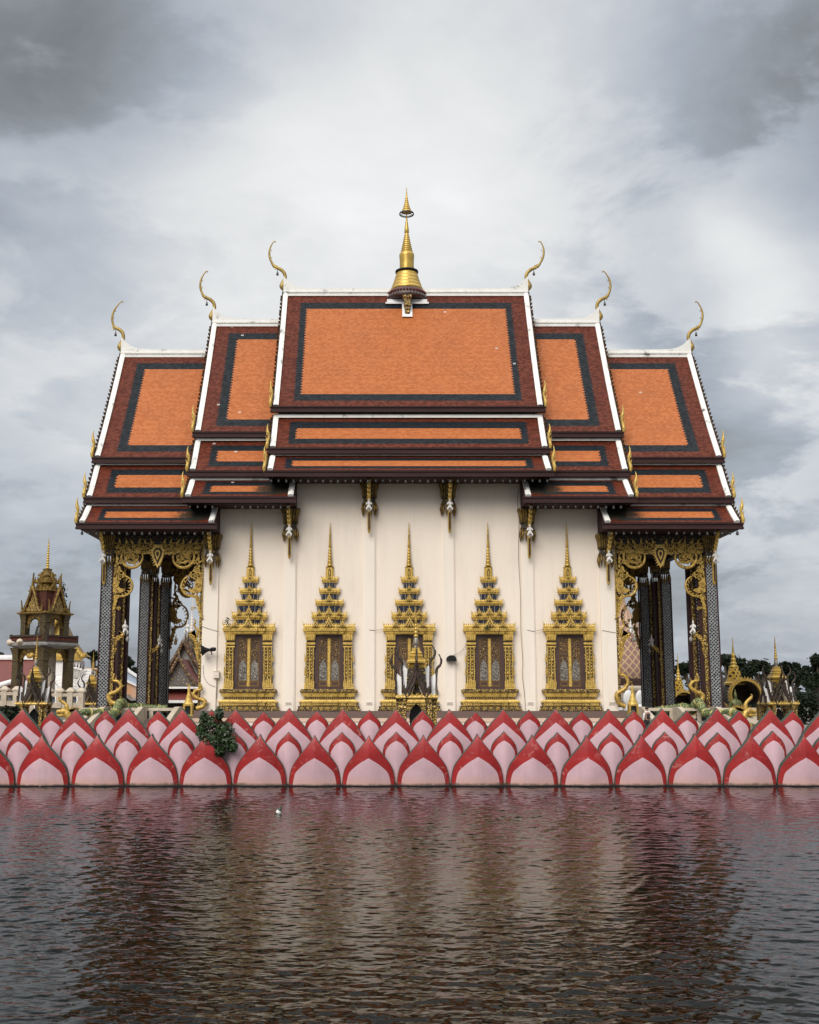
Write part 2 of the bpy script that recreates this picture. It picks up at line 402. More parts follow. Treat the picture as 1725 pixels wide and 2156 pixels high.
sd = Vector((math.sin(az)*math.cos(SUN_EL), -math.cos(az)*math.cos(SUN_EL), math.sin(SUN_EL)))
so.rotation_euler = sd.to_track_quat('Z', 'Y').to_euler(); so.location = (0, 0, 60)
cam = bpy.data.cameras.new('camera'); co = bpy.data.objects.new('camera', cam); COL.objects.link(co)
co.location = (CX, 0, H); co.rotation_euler = (R(90) + TH, 0, 0)
cam.sensor_fit = 'VERTICAL'; cam.sensor_height = 24; cam.lens = F/2156*24
cam.shift_x = (862.5 - PPX)/2156; cam.clip_end = 4000; S.camera = co
S.view_settings.view_transform = 'Standard'; S.view_settings.look = 'None'; S.view_settings.exposure = .42; S.view_settings.gamma = 1
S.cycles.use_denoising = True
S.cycles.max_bounces = 6; S.cycles.caustics_reflective = False; S.cycles.caustics_refractive = False

# ------------------------------------------------------------------ water, ground
import numpy as np
def water_mat():
    m, nt, b = newmat('lake_water'); k = NT(nt)
    b.inputs['Base Color'].default_value = (.003,.003,.001,1); b.inputs['Roughness'].default_value = .015
    b.inputs['IOR'].default_value = 1.185
    vec = k.obj((.7, 1.0, 1))
    c = k.noise(vec, 5.5, 3, .5, .4); e = k.noise(vec, 15, 2, .5)
    h = k.math('ADD', k.math('MULTIPLY', c, .7), k.math('MULTIPLY', e, .22))
    o = k.n('ShaderNodeBump'); o.inputs['Strength'].default_value = 1.0; o.inputs['Distance'].default_value = .010
    k.l(h, o.inputs['Height']); k.l(o.outputs[0], b.inputs['Normal'])
    return m
M['water'] = water_mat()
def water():
    """wind ripples as real relief where the photograph looks, flat beyond"""
    rg = np.random.default_rng(5)
    ys = [9.0]
    while ys[-1] < 51.2: ys.append(ys[-1]*1.0015)
    ys = np.array(ys); ys[-1] = 51.2; s = np.linspace(-1, 1, 760)
    Y, Sx = np.meshgrid(ys, s, indexing='ij'); X = Sx*(.43*Y + 3.5) - 1.0
    Z = np.zeros_like(X)
    n = 90; lam = np.exp(rg.uniform(np.log(.13), np.log(1.0), n)); ang = rg.normal(0, .62, n) + np.pi/2
    amp = lam/(2*np.pi)*WAVE*np.sqrt(2.0/n)*np.where(lam > .55, .65, 1.0)
    gust = 1 + .26*np.sin(X*.21+1.3)*np.sin(Y*.17+.4) + .20*np.sin(X*.43-Y*.33) + .14*np.sin(X*.9+Y*.6+2)
    for l_, a_, p_, q_ in zip(lam, amp, ang, rg.uniform(0, 6.28, n)):
        k_ = 2*np.pi/l_
        ph = k_*(X*np.cos(p_) + Y*np.sin(p_)) + q_ + .5*np.sin(X*.37*rg.uniform(.5,1.5) + Y*.23)
        Z += np.clip(l_/(.0042*Y) - .35, 0, 1)*a_*(np.sin(ph) - .22*np.cos(2*ph))
    Z *= gust
    fade = np.clip((1-np.abs(Sx))/.04, 0, 1)*np.clip((Y-9)/.5, 0, 1)*np.clip((51.2-Y)/.6, .0, 1); Z *= fade
    nr, nc = X.shape
    co_ = np.stack([X, Y, Z], -1).reshape(-1, 3)
    idx = np.arange(nr*nc).reshape(nr, nc)
    F_ = np.stack([idx[:-1,:-1], idx[:-1,1:], idx[1:,1:], idx[1:,:-1]], -1).reshape(-1, 4)
    L, Rr = X[:,0], X[:,-1]
    ex = [(-900, 51.2, 0), (-900, 9, 0), (900, 51.2, 0), (900, 9, 0), (-900, -200, 0), (900, -200, 0)]
    b0 = len(co_); co_ = np.vstack([co_, np.array(ex)])
    me = bpy.data.meshes.new('water'); nf = len(F_)
    extra = [[b0+1, int(idx[0,0]), int(idx[-1,0]), b0], [int(idx[0,-1]), b0+3, b0+2, int(idx[-1,-1])], [b0+4, b0+5, b0+3, int(idx[0,-1]), int(idx[0,0]), b0+1]]
    loops = np.concatenate([F_.reshape(-1), np.array([q for f in extra for q in f])]).astype(np.int32)
    tot = np.concatenate([np.full(nf, 4), [len(f) for f in extra]]).astype(np.int32); st = np.concatenate([[0], np.cumsum(tot)[:-1]]).astype(np.int32)
    me.vertices.add(len(co_)); me.vertices.foreach_set('co', co_.astype(np.float32).ravel())
    me.loops.add(len(loops)); me.loops.foreach_set('vertex_index', loops)
    me.polygons.add(len(tot)); me.polygons.foreach_set('loop_start', st); me.polygons.foreach_set('loop_total', tot)
    me.polygons.foreach_set('use_smooth', np.ones(len(tot), dtype=bool))
    me.update(calc_edges=True); me.validate(); me.materials.append(M['water'])
    o = bpy.data.objects.new('water', me); COL.objects.link(o); tag(o, kind='structure')
WAVE = .10
water()
g = MB(); g.box(-900, 900, 51.25, 2500, -2, 1.6); tag(g.build('ground', M['ground']), kind='structure')

# ------------------------------------------------------------------ lotus wall
def catm(tab, n=5):
    pts = crm([(a, b, 0) for a, b in tab], n)
    return [(p.x, p.y) for p in pts]
def petal(zt, outer, inner, y0, bulge, lean, th=.24):
    """one petal, its tip zt above the water: outer and inner give the half-width against the depth below the tip"""
    o = catm(outer); i = catm(inner)
    apex = inner[0][0]
    lv = sorted(set([round(a, 4) for a, _ in o] + [round(a, 4) for a, _ in i] + [outer[-1][0]]))
    lv = [a for a in lv if a <= outer[-1][0]]
    mb = MB(); rows = []
    wmax = max(b for _, b in outer); dmax = lv[-1]
    for d in lv:
        hw = max(lerp_tab(o, d), 0); p = 0 if d <= apex else max(0, min(lerp_tab(i, d), hw*.985))
        t = 1 - d/dmax
        cols = [-hw, -(hw+p)/2, -p, -p*.62, -p*.25, 0, p*.25, p*.62, p, (hw+p)/2, hw]
        row = []
        for x in cols:
            q = abs(x)/wmax
            yy = y0 - bulge*max(0, 1 - q**1.6)*math.sin(math.pi*min(1, .22 + .78*(d/dmax)**.8)*.72) - lean*t*t
            row.append((x, yy, zt - d))
        rows.append(row)
    b = len(mb.v)
    for r in rows: mb.v.extend(r)
    nc = 11
    for j in range(len(rows)-1):
        for c in range(nc-1):
            q = [b+j*nc+c, b+j*nc+c+1, b+(j+1)*nc+c+1, b+(j+1)*nc+c]
            if (Vector(mb.v[q[0]])-Vector(mb.v[q[1]])).length < 1e-5 and (Vector(mb.v[q[3]])-Vector(mb.v[q[2]])).length < 1e-5: continue
            mb.f.append(q); mb.m.append(0 if 2 <= c <= 7 else 1); mb.sm.append(True)
    # green rim and back
    e = .024
    for sg, ci in ((-1, 0), (1, nc-1)):
        fr = [r[ci] for r in rows]
        rim = [(p[0] + sg*e*(1 if j else 0), p[1] + .03, p[2] + (e*1.6 if j == 0 else e*.5)) for j, p in enumerate(fr)]
        bk = [(p[0], p[1] + th, p[2]) for p in rim]
        if sg > 0: fr, rim, bk = fr, rim, bk
        mb.grid([fr, rim, bk], 2)
    L = [(r[0][0] - e*(1 if j else 0), r[0][1] + th + .03, r[0][2] + (e*1.6 if j == 0 else e*.5)) for j, r in enumerate(rows)]
    Rr = [(r[nc-1][0] + e*(1 if j else 0), r[nc-1][1] + th + .03, r[nc-1][2] + (e*1.6 if j == 0 else e*.5)) for j, r in enumerate(rows)]
    mb.grid([L, Rr], 2)
    return mb
lw = empty('lotus_wall', (0, 50, 0), 'long embankment wall of overlapping pink lotus petals with red rims, standing in the water', 'wall')
core = MB(); core.box(-30, 30, 51.1, 51.9, -1.5, 1.75); core.build('core_wall', M['plinth'], lw)
kb = MB(); kb.box(-30, 30, 49.60, 50.6, -1.2, .05); kb.build('kerb', M['black'], lw)
ROWS = [
 (2.154, 0.0, 50.0, .46, .14, [(0,0),(.13,.065),(.276,.17),(.45,.305),(.64,.465),(1.0,.75),(1.36,.975),(1.8,1.085),(2.30,1.105)],
                              [(.93,0),(1.04,.19),(1.15,.37),(1.36,.63),(1.65,.86),(2.30,.98)]),
 (2.25, .5, 50.34, .26, .06, [(0,0),(.145,.13),(.34,.345),(.56,.49),(.78,.545),(.94,.56),(1.4,.55),(2.35,.5)],
                              [(.36,0),(.45,.17),(.56,.30),(.78,.445),(.94,.475),(1.4,.47),(2.35,.42)]),
 (3.24, .5, 50.72, .34, .10, [(0,0),(.25,.20),(.62,.52),(.98,.78),(1.30,.96),(1.6,1.08),(2.2,1.15),(3.3,1.15)],
                              [(.56,0),(.75,.23),(.98,.49),(1.28,.82),(1.6,1.02),(2.2,1.1),(3.3,1.1)]),
 (3.15, 0.0, 51.05, .18, .06, [(0,0),(.23,.21),(.45,.415),(.67,.50),(.80,.48),(.95,.38),(1.2,.27),(1.45,.22),(3.1,.22)],
                              [(.38,0),(.5,.2),(.62,.33),(.78,.405),(.95,.355),(1.2,.265),(1.45,.215),(3.1,.215)]),
]
for zt, ofs, y0, bu, le, outer, inner in ROWS:
    proto = None
    for kx in range(-10, 11):
        x = .22 + 2.327*(kx + ofs)
        if proto is None:
            mb = petal(zt, outer, inner, y0 - 50, bu, le)
            proto = mb.build('petal', [M['pink'], M['red'], M['green']]); proto.parent = lw; o = proto
        else:
            o = proto.copy(); COL.objects.link(o); o.parent = lw
        sx = random.uniform(.985, 1.015)
        o.location = (x + random.uniform(-.02, .02), random.uniform(-.02, .02), random.uniform(-.025, .02)); o.scale = (sx, 1, random.uniform(.99, 1.008))
        o.rotation_euler = (0, R(random.uniform(-.5, .5)), R(random.uniform(-1.0, 1.0)))
bt = MB()
for kx in range(-20, 21):
    x = .22 + 2.327*.5*kx + .58
    bt.prism([(x-.34, 1.2), (x+.34, 1.2), (x+.30, 1.9), (x+.10, 2.25), (x, 2.52), (x-.10, 2.25), (x-.30, 1.9)], 51.55, 51.75)
bt.build('rear_petal_row', M['green'], lw)

# ------------------------------------------------------------------ bush growing on the wall
def leaves(mb, cs, n, size, m=0, droop=.3):
    for _ in range(n):
        c, r = random.choice(cs)
        while True:
            d = Vector((random.uniform(-1,1), random.uniform(-1,1), random.uniform(-1,1)))
            if .05 < d.length < 1: break
        d = d.normalized() * (d.length**.45)
        p = Vector(c) + Vector((d.x*r[0], d.y*r[1], d.z*r[2]))
        s = size*random.uniform(.6, 1.3)
        a = Vector((random.gauss(0,1), random.gauss(0,1), random.gauss(0,.6)-droop)).normalized()
        nrm = (d.normalized() + Vector((random.gauss(0,.6), random.gauss(0,.6), random.gauss(0,.6)+.4))).normalized()
        b = a.cross(nrm)
        if b.length < 1e-3: continue
        b.normalize(); w2 = s*.36
        mb.add([p, p+a*s*.45+b*w2, p+a*s, p+a*s*.45-b*w2], [(0,1,2,3)], m)
bu = empty('bush', at(458, 1590, 49.9), 'dark green bush sprouting from between the lotus petals', 'bush')
f = MB(); cs = []
for u, v, ru, rv in ((440,1520,20,18),(470,1535,22,20),(445,1555,24,20),(480,1560,16,16),(425,1540,10,16),(462,1503,6,12),(430,1508,6,10),(463,1580,10,10),(490,1572,8,10)):
    p = at(u, v, 49.75); cs.append((p, (ru/49., .30, rv/50.)))
leaves(f, cs, 3600, .125)
for c, r in cs:
    q = MB(); q.lathe([(0,-.6),(.5,-.3),(.55,.1),(.3,.5),(0,.6)], (0,0,0), 8, 0, False); q.v = [(c[0]+p[0]*r[0], c[1]+p[1]*r[1], c[2]+p[2]*r[2]) for p in q.v]; f.merge(q)
f.build('foliage', M['leaf'], bu)
f = MB()
for u, v in ((430,1510),(463,1500),(480,1545),(445,1545),(465,1560)):
    f.tube(crm([at(466, 1655, 50.12), at(468, 1600, 49.85), (at(466, 1600, 49.8)+at(u, v, 49.75))/2, at(u, v, 49.75)]), [.03]*7+[.02]*6+[.012]*6, 5)
f.build('stem', M['bark'], bu)
# floating bottle
bo = MB(); p = at(587, 1713, 49.9)
pz = at(587, 1713, 10); d = pz - Vector((CX, 0, H)); t = -H/d.z; p = Vector((CX, 0, H)) + d*t
bo.lathe([(.0,-.16),(.075,-.15),(.08,.06),(.04,.12),(.03,.15),(.036,.16),(.036,.2),(0,.2)], (0,0,0), 12)
bo.lathe([(.078,-.05),(.083,-.045),(.083,.045),(.078,.05)], (0,0,0), 12, 1)
bo.xf(Matrix.Translation(p + Vector((0,0,.05))) @ Matrix.Rotation(R(28), 4, 'Y'))
o = bo.build('floating_bottle', [M['green'], M['white_clean']]); tag(o, 'small dark bottle with pale band floating in the water near the lotus wall', 'bottle')
# ------------------------------------------------------------------ temple hall
WY, BY = 66.0, 79.0           # front and back wall planes
YR = 72.5                     # ridge line
FL = AZ(1497, 65.6)           # floor of the terrace
T = empty('temple_hall', (0, 66, 1.6), 'large cream temple hall with stepped orange tiled roofs, gilded windows and golden roof spire', 'temple')
XC, XM, XO = 8.12, 12.78, 18.75
SECT = {  # ridge, then top and bottom (y, z above the eye) of the three roof tiers
 'c': dict(x=XC, r=26.35, t1=(66.9, 17.13), t2=((67.15,16.55),(65.4,14.25)), t3=((65.7,13.90),(64.0,12.62))),
 'm': dict(x=XM, r=24.25, t1=(66.9, 15.57), t2=((67.15,15.13),(65.4,12.89)), t3=((65.7,12.44),(64.0,11.11))),
 'o': dict(x=XO, r=22.15, t1=(66.9, 14.00), t2=((67.15,13.64),(65.4,11.31)), t3=((65.7,10.91),(64.0,9.60))),
}
def prof(a, b, sag, n=8):
    P = []
    for i in range(n+1):
        t = i/n
        P.append((a[0] + (b[0]-a[0])*t, a[1] + (b[1]-a[1])*t - sag*4*t*(1-t)*(.8+.4*t)))
    return P
def flip(P): return [(2*YR - y, z) for y, z in P]
def arcl(P):
    d = [0]
    for a, b in zip(P, P[1:]): d.append(d[-1] + math.hypot(b[0]-a[0], b[1]-a[1]))
    return d
def normal(P, i):
    a, b = P[max(i-1,0)], P[min(i+1,len(P)-1)]
    dy, dz = b[0]-a[0], b[1]-a[1]; L = math.hypot(dy, dz)
    n = (dz/L, -dy/L)
    return n if n[1] > 0 else (-n[0], -n[1])
def strip(mb, P, x0, x1, lo, hi, m=0):
    """a bar that follows the slope between x0 and x1, from lo to hi off the tiles"""
    a, b = [], []
    for i, p in enumerate(P):
        n = normal(P, i); a.append((p[0]+n[0]*lo, p[1]+n[1]*lo)); b.append((p[0]+n[0]*hi, p[1]+n[1]*hi))
    mb.prism(a + b[::-1], x0, x1, m, axis='x')
def flame2d(h, w, bend=.25):
    """pointed flame outline, base at 0,0, growing up"""
    out = []
    for i in range(7):
        t = i/6; c = bend*h*t*t
        out.append((c - w*(1-t)**.8*(.75+.5*math.sin(math.pi*min(1, t*1.6))), h*t))
    for i in range(5, -1, -1):
        t = i/6; c = bend*h*t*t
        out.append((c + w*(1-t)**.8*(.75+.5*math.sin(math.pi*min(1, t*1.6))), h*t))
    return out
def roof_tier(sec, key, xL, xR, P0, mat, ends, cap, length, tails=True):
    """one tiled slope with its fascia, white verges, top flashing and gilded ends; the front slope is returned, its back twin built too"""
    first = None
    for back in (0, 1):
        P = flip(P0) if back else P0
        Y = (lambda y: 2*YR - y) if back else (lambda y: y)
        mb = MB(); d = arcl(P); tot = d[-1]
        mb.grid([[(x, p[0], p[1]) for x in (xL, xR)] for p in P], 0, True, [[(x, tot - q) for x in (xL, xR)] for q in d])
        low = [(p[0]-normal(P, i)[0]*.09, p[1]-normal(P, i)[1]*.09) for i, p in enumerate(P)]
        mb.grid([[(x, p[0], p[1]) for x in (xR, xL)] for p in low], 1, False, [[(0,0),(0,0)]]*len(P))
        t = mb.build('roof_tier', [mat, M['brown_in']], T)
        if first is None: first = t
        yb, zb = P0[-1]
        f = MB()
        x0, x1 = xL - (.16 if ends[0] else 0), xR + (.16 if ends[1] else 0)
        f.box(x0, x1, *sorted((Y(yb - .10), Y(yb + .12))), zb - .40, zb - .03)
        a = sorted((Y(yb - .16), Y(yb - .10)))
        f.box(x0 - .02, x1 + .02, a[0], a[1], zb - .40, zb - .30); f.box(x0 - .01, x1 + .01, a[0], a[1], zb - .12, zb - .045)
        f.build('fascia', M['brown'], t)
        if cap:
            c = MB(); y0, z0 = P0[0]
            c.box(xL, xR, *sorted((Y(y0 - .16), Y(y0 + .14))), z0 - .12, z0 + .10)
            c.box(xL + .1, xR - .1, *sorted((Y(y0 - .22), Y(y0 - .16))), z0 - .13, z0 + .01)
            c.build('flashing', M['white'], t)
        for e, sg, xe in ((ends[0], -1, xL), (ends[1], 1, xR)):
            if not e: continue
            v = MB()
            strip(v, P, *sorted((xe, xe - sg*.31)), -.02, .10)
            strip(v, P, *sorted((xe - sg*.05, xe - sg*.24)), .10, .135)
            v.build('verge', M['white'], t)
            if e != 1: continue
            v = MB(); strip(v, P, *sorted((xe + sg*.005, xe + sg*.07)), -.34, .12)
            def on(s):
                j = max(i for i in range(len(d)-1) if d[i] <= s); q = (s-d[j])/(d[j+1]-d[j])
                return j, P[j][0] + (P[j+1][0]-P[j][0])*q, P[j][1] + (P[j+1][1]-P[j][1])*q
            s = .35
            while s < tot - .25:                           # purlin ends
                j, y, z = on(s); v.box(*sorted((xe + sg*.07, xe + sg*.17)), y - .10, y + .10, z - .26, z - .04); s += 1.45
            v.build('verge_board', M['brown'], t)
            c = MB(); s = .3 if key != 't1' else .9
            while s < tot - .2:
                j, y, z = on(s); n = normal(P, j); fl = flame2d(.30, .10, .5 if back else -.5); ang = math.atan2(n[0], n[1])
                pl = [(y + px*math.cos(ang) + pz*math.sin(ang), z + .02 - px*math.sin(ang) + pz*math.cos(ang)) for px, pz in fl]
                c.prism(pl, *sorted((xe + sg*.08, xe + sg*.15)), 0, axis='x'); s += .36
            c.build('verge_crest', M['gold_dark'], t)
            c = MB(); yb2, zb2 = P[-1]; hgt = 1.75 if key == 't1' else 1.55
            w = [(0,.09),(.18,.15),(.36,.09),(.62,.12),(.78,.07),(1,.012)]
            pts = crm([(xe + sg*(.14+.05*math.sin(k*9.5)), yb2, zb2 - .12 + hgt*k) for k in (0,.15,.3,.45,.6,.75,.9,1)], 3)
            c.tube(pts, [lerp_tab(w, i/(len(pts)-1)) for i in range(len(pts))], 6, 0, (.75, 1, 1))
            for q, hh in ((.3,.35),(.55,.28)):
                c.prism([(xe + sg*(.18 + px), zb2 - .12 + hgt*q + pz) for px, pz in flame2d(hh, .05, .35)], yb2 - .05, yb2 + .05)
            c.build('tail_finial', M['gold'], t)
    return first
def chofa(parent, x, z, sg, lean=0.0, k=1.0):
    """slender golden horn at the ridge end, a bell in its beak"""
    mb = MB()
    base = [(0,0,.10),(.07,.25,.19),(.03,.5,.14),(-.12,.85,.115),(-.08,1.22,.115),(.12,1.47,.12),(.36,1.60,.105),(.52,1.70,.11),(.62,1.98,.085),(.67,2.3,.085),(.62,2.65,.08),(.50,2.97,.065),(.32,3.24,.05),(.17,3.42,.045),(.06,3.50,.04),(.0,3.46,.04),(.03,3.41,.02)]
    base = [(a + lean*(max(0, b-.9)/2.5)**1.3, b*.97, c*(1.0 if b < 1.7 else .86)) for a, b, c in base]
    P = crm([(x + sg*a*k, YR, z + b*k) for a, b, c in base], 4)
    rr = crm([(c, 0, 0) for a, b, c in base], 4)
    mb.tube(P, [max(.012, q.x*k) for q in rr], 8, 0, (1, .7, 1))
    mb.prism([(x + sg*a*k, z + b*k) for a, b in ((.40,1.66),(.66,1.78),(.56,1.40),(.46,1.5))], YR-.05, YR+.05)
    for b in (2.2, 2.7):
        xo = .60 - (.0 if b < 2.5 else (b-2.5)*.5) + lean*((b-.9)/2.5)**1.3
        mb.prism([(x + sg*(xo - .02 - px)*k, z + (b + pz)*k) for px, pz in flame2d(.12, .03, .4)], YR-.03, YR+.03)
    o = mb.build('roof_finial', M['finial'], parent)
    b = MB(); bx, bz = x + sg*.40*k, z + 1.42*k
    b.tube([(bx, YR, bz + .12), (bx, YR, bz - .12)], .02, 5)
    b.lathe([(.0,-.42),(.085,-.40),(.075,-.3),(.05,-.2),(.02,-.13),(0,-.12)], (bx, YR, bz), 10)
    b.build('wind_bell', M['bell'], o)
def ridge(parent, xL, xR, z, upL, upR, cut=None):
    """white mortar ridge that sweeps up to the finials"""
    mb = MB()
    n = 40; top = []
    for i in range(n+1):
        x = xL + (xR-xL)*i/n; h = .20
        for u, xe in ((upL, xL), (upR, xR)):
            if u:
                q = abs(x - xe)
                h += .85*math.exp(-(q/.55)**1.2)*u
        top.append((x, h))
    mb.prism([(x, z + h) for x, h in top] + [(xR, z - .22), (xL, z - .22)], YR - .15, YR + .15)
    mb.box(xL, xR, YR - .27, YR + .27, z - .36, z - .20); mb.box(xL, xR, YR - .24, YR + .24, z - .10, z - .02)
    mb.build('ridge_cap', M['white'], parent)

for sec, xi in (('c', None), ('m', 7.9), ('o', 12.5)):
    d = SECT[sec]; X = d['x']
    pr = (YR, H + d['r'])
    P1 = prof(pr, (d['t1'][0], H + d['t1'][1]), .22); P2 = prof(*[(q[0], H + q[1]) for q in d['t2']], .07, 5); P3 = prof(*[(q[0], H + q[1]) for q in d['t3']], .05, 4)
    L1, L2, L3 = arcl(P1)[-1], arcl(P2)[-1], arcl(P3)[-1]
    sides = [0] if sec == 'c' else [-1, 1]
    for sg in sides:
        if sg == 0:
            ext = [(-X, X)]*3; ends = (1, 1)
        else:
            x3 = 6.62 if sec == 'm' else 11.1
            a = [(sg*xi, sg*X), (sg*xi, sg*X), (sg*x3, sg*X)]
            ext = [tuple(sorted(q)) for q in a]; ends = (1, 0) if sg < 0 else (0, 1)
        def mt(nm, e, L, ru, bu, rt, bt, rb, bb, k, st=None):
            uL, uR = e
            if sg != 0 and k < 3:                      # the inner edge runs on under the higher roof
                if sg < 0: uR = 40
                else: uL = -40
            return tile_mat('roof_tiles_' + nm, uL, uR, L, ru, bu, rt, bt, rb, bb, stain=st)
        s1 = None
        st3 = None
        if sec != 'c': st3 = [(sg*(x3 + 1.1), .9, .75), (sg*(x3+.5), 1.3, .6)]
        bw = .42 if sec == 'c' else .60
        m1 = mt(sec+'a', ext[0], L1, .34+.85, bw, 1.05, .62, .45, .60, 1)
        m2 = mt(sec+'b', ext[1], L2, .34+.66, .42, .55, .50, .38, .48, 2)
        m3 = mt(sec+'d', ext[2], L3, .34+.62, .36, .42, .38, .28, .32, 3, st3)
        t1 = roof_tier(sec, 't1', *ext[0], P1, m1, ends, False, L1)
        t2 = roof_tier(sec, 't2', *ext[1], P2, m2, ends, True, L2)
        e3 = ends if sg == 0 else ((1, 2) if sg < 0 else (2, 1))
        t3 = roof_tier(sec, 't3', *ext[2], P3, m3, e3, True, L3)
        xa, xb = ext[0]
        ridge(t1, xa, xb, pr[1], ends[0], ends[1])
        LEAN = {'c': (.55, .75), 'm': (.38, .30), 'o': (.0, .42)}[sec]
        if ends[0]: chofa(t1, xa - .02, pr[1] + .15, -1, LEAN[0])
        if ends[1]: chofa(t1, xb + .02, pr[1] + .15, 1, LEAN[1])
        # eave soffit and gable wall of this section
        so_ = MB(); z0 = P3[-1][1] - .40
        so_.box(ext[2][0] + .05, ext[2][1] - .05, 64.1, 2*YR - 64.1, z0 - .02, z0 + .06)
        if sg != 0:
            xe = sg*x3
            for fl_ in (0, 1):
                pl = [(64.08, z0), (64.08, z0 + .34), (65.8, P3[0][1] - .05), (66.3, P3[0][1] + .2), (66.3, z0)]
                if fl_: pl = [(2*YR - y, z) for y, z in pl]
                so_.prism(pl, xe - .06, xe + .06, 0, axis='x')
        so_.build('soffit', M['brown'], t3)
        for sg2 in ((-1, 1) if sg == 0 else (sg,)):
            gb = MB(); xg = sg2*(X - .65)
            hl = [(YR, pr[1] - .5), (67.5, P1[-1][1] - .2), (65.9, P2[-1][1] - .15), (65.0, P3[-1][1] + .2), (65.0, P3[-1][1] - .3)]
            pl = hl + [(2*YR - y, z) for y, z in hl[:0:-1]]
            gb.prism(pl, xg - .1, xg + .1, 0, axis='x')
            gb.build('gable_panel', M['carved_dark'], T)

# body
ZC, ZM, ZO = H+12.62-.42, H+11.11-.42, H+9.6-.42
wl = MB(); WX = 11.87
wl.prism([(-WX, FL), (WX, FL), (WX, ZM+1.2), (7.6, ZM+1.2), (7.6, ZC+.9), (-7.6, ZC+.9), (-7.6, ZM+1.2), (-WX, ZM+1.2)], WY, BY)
wall = wl.build('wall', M['wall'], T)
pil = []
for x in (-6.9, -2.3, 2.3, 6.9):
    top = ZC if abs(x) < 4 else ZM
    p = MB(); p.box(x-.36, x+.36, WY-.07, WY+.02, FL, top); p.box(x-.30, x+.30, WY-.12, WY-.07, FL, top)
    pil.append(p.build('pilaster', M['pilaster'], T))
for sg in (-1, 1):
    p = MB(); a = sorted((sg*11.05, sg*(WX+.05))); p.box(a[0], a[1], WY-.12, WY+.4, FL, ZM + .3)
    o = p.build('corner_pilaster', M['pilaster'], T)
    g = MB(); a = sorted((sg*(WX+.05), sg*(WX+.22))); g.box(a[0], a[1], WY-.05, WY+.35, FL+.2, ZO); g.build('gilded_strip', M['carved'], o)
vent = [-11.55, -6.9, -2.3, 2.3, 6.9, 11.55]
for x in vent:
    v = MB(); z = FL + .42; yv = WY - .12
    v.box(x-.19, x+.19, yv-.02, yv, z-.09, z+.09, 0)
    for q in range(4): v.box(x-.16, x+.16, yv-.028, yv-.02, z-.065+q*.038, z-.05+q*.038, 1)
    v.build('vent_grille', [M['pilaster'], M['stone']], T)
# terrace
tr = MB(); z1 = AZ(1510.5, 65.3)
tr.box(-12.6, 12.6, 65.5, 79.5, 1.55, FL - .02)
tr.build('terrace', M['plinth'], T)
b = MB(); b.box(-12.66, 12.66, 65.42, 79.6, z1, FL - .005); b.build('terrace_band', M['band'], T)
b = MB(); zq = AZ(1520, 65.3); b.box(-12.63, 12.63, 65.46, 79.58, zq, z1 - .01); b.build('terrace_moulding', M['peach'], T)
for sg in (-1, 1):
    b = MB(); a = sorted((sg*12.67, sg*18.5)); b.box(a[0], a[1], 65.2, 80, 1.55, FL - .65); b.build('porch_floor', M['band'], T)

# ------------------------------------------------------------------ gilded windows
def redent(w, d, st=(.62, .34)):
    """stepped plan of a projecting cornice: half-width w, depth d, against the wall at y = 0"""
    return [(-w, 0), (-w, -d*.55), (-w*st[0], -d*.55), (-w*st[0], -d*.78), (-w*st[1], -d*.78), (-w*st[1], -d),
            (w*st[1], -d), (w*st[1], -d*.78), (w*st[0], -d*.78), (w*st[0], -d*.55), (w, -d*.55), (w, 0)]
def stack(mb, levels, d, m=0, mf=None):
    """levels: (z, half-width scale, extra depth)"""
    vs, fs = [], []
    n = 12
    for z, w, dd in levels: vs += [(x, y, z) for x, y in redent(w, dd)]
    for j in range(len(levels)-1):
        for i in range(n-1):
            fs.append((j*n+i, j*n+i+1, (j+1)*n+i+1, (j+1)*n+i))
    k = len(levels)-1
    mb.add(vs, fs, m); mb.add(vs[:n], [list(range(n))], m); mb.add(vs[k*n:], [list(range(n))], m)
def gablet(mb, x, z, w, h, y, m0=0, m1=1):
    """small steep gable: outer flame arch, inner recessed arch"""
    def arch(w, h): return [(-w, 0), (-w*.62, h*.22), (-w*.42, h*.48), (-w*.16, h*.74), (0, h), (w*.16, h*.74), (w*.42, h*.48), (w*.62, h*.22), (w, 0)]
    mb.prism([(x+a, z+b) for a, b in arch(w, h)], y, y+.22, m0)
    mb.prism([(x+a, z+.01+b) for a, b in arch(w*.66, h*.66)], y-.02, y, m1)
    mb.prism([(x+a, z+.01+b) for a, b in arch(w*.46, h*.50)], y-.06, y-.02, m0)
    mb.prism([(x+a, z+.01+b) for a, b in arch(w*.22, h*.30)], y-.075, y-.06, m1)
    for s in (-1, 1):
        for t in (.15, .4, .65):
            bx = x + s*w*(1-t)*.8; bz = z + h*t*.98
            mb.prism([(bx + s*(q[0]+.02), bz + q[1]) for q in flame2d(h*.17, .022, .3)], y+.02, y+.12, m0)
    mb.prism([(x+q[0], z+h*.96+q[1]) for q in flame2d(h*.18, .025, 0)], y+.02, y+.12, m0)
def cren(mb, w, z, d, h=.14, step=.105, m=0):
    for (x0, y0), (x1, y1) in zip(redent(w, d)[1:], redent(w, d)[2:-1]):
        L = abs(x1-x0)
        if L < .05: continue
        n = max(1, round(L/step))
        for i in range(n):
            x = x0 + (x1-x0)*(i+.5)/n
            mb.prism([(x-.04, z), (x-.032, z+h*.45), (x, z+h), (x+.032, z+h*.45), (x+.04, z)], y0+.02, y0+.09, m)
    for s in (-1, 1):
        mb.prism([(s*w + q[0]*s, z + q[1]) for q in flame2d(h*1.7, .03, .25)], -d*.5, -d*.5+.06, m)
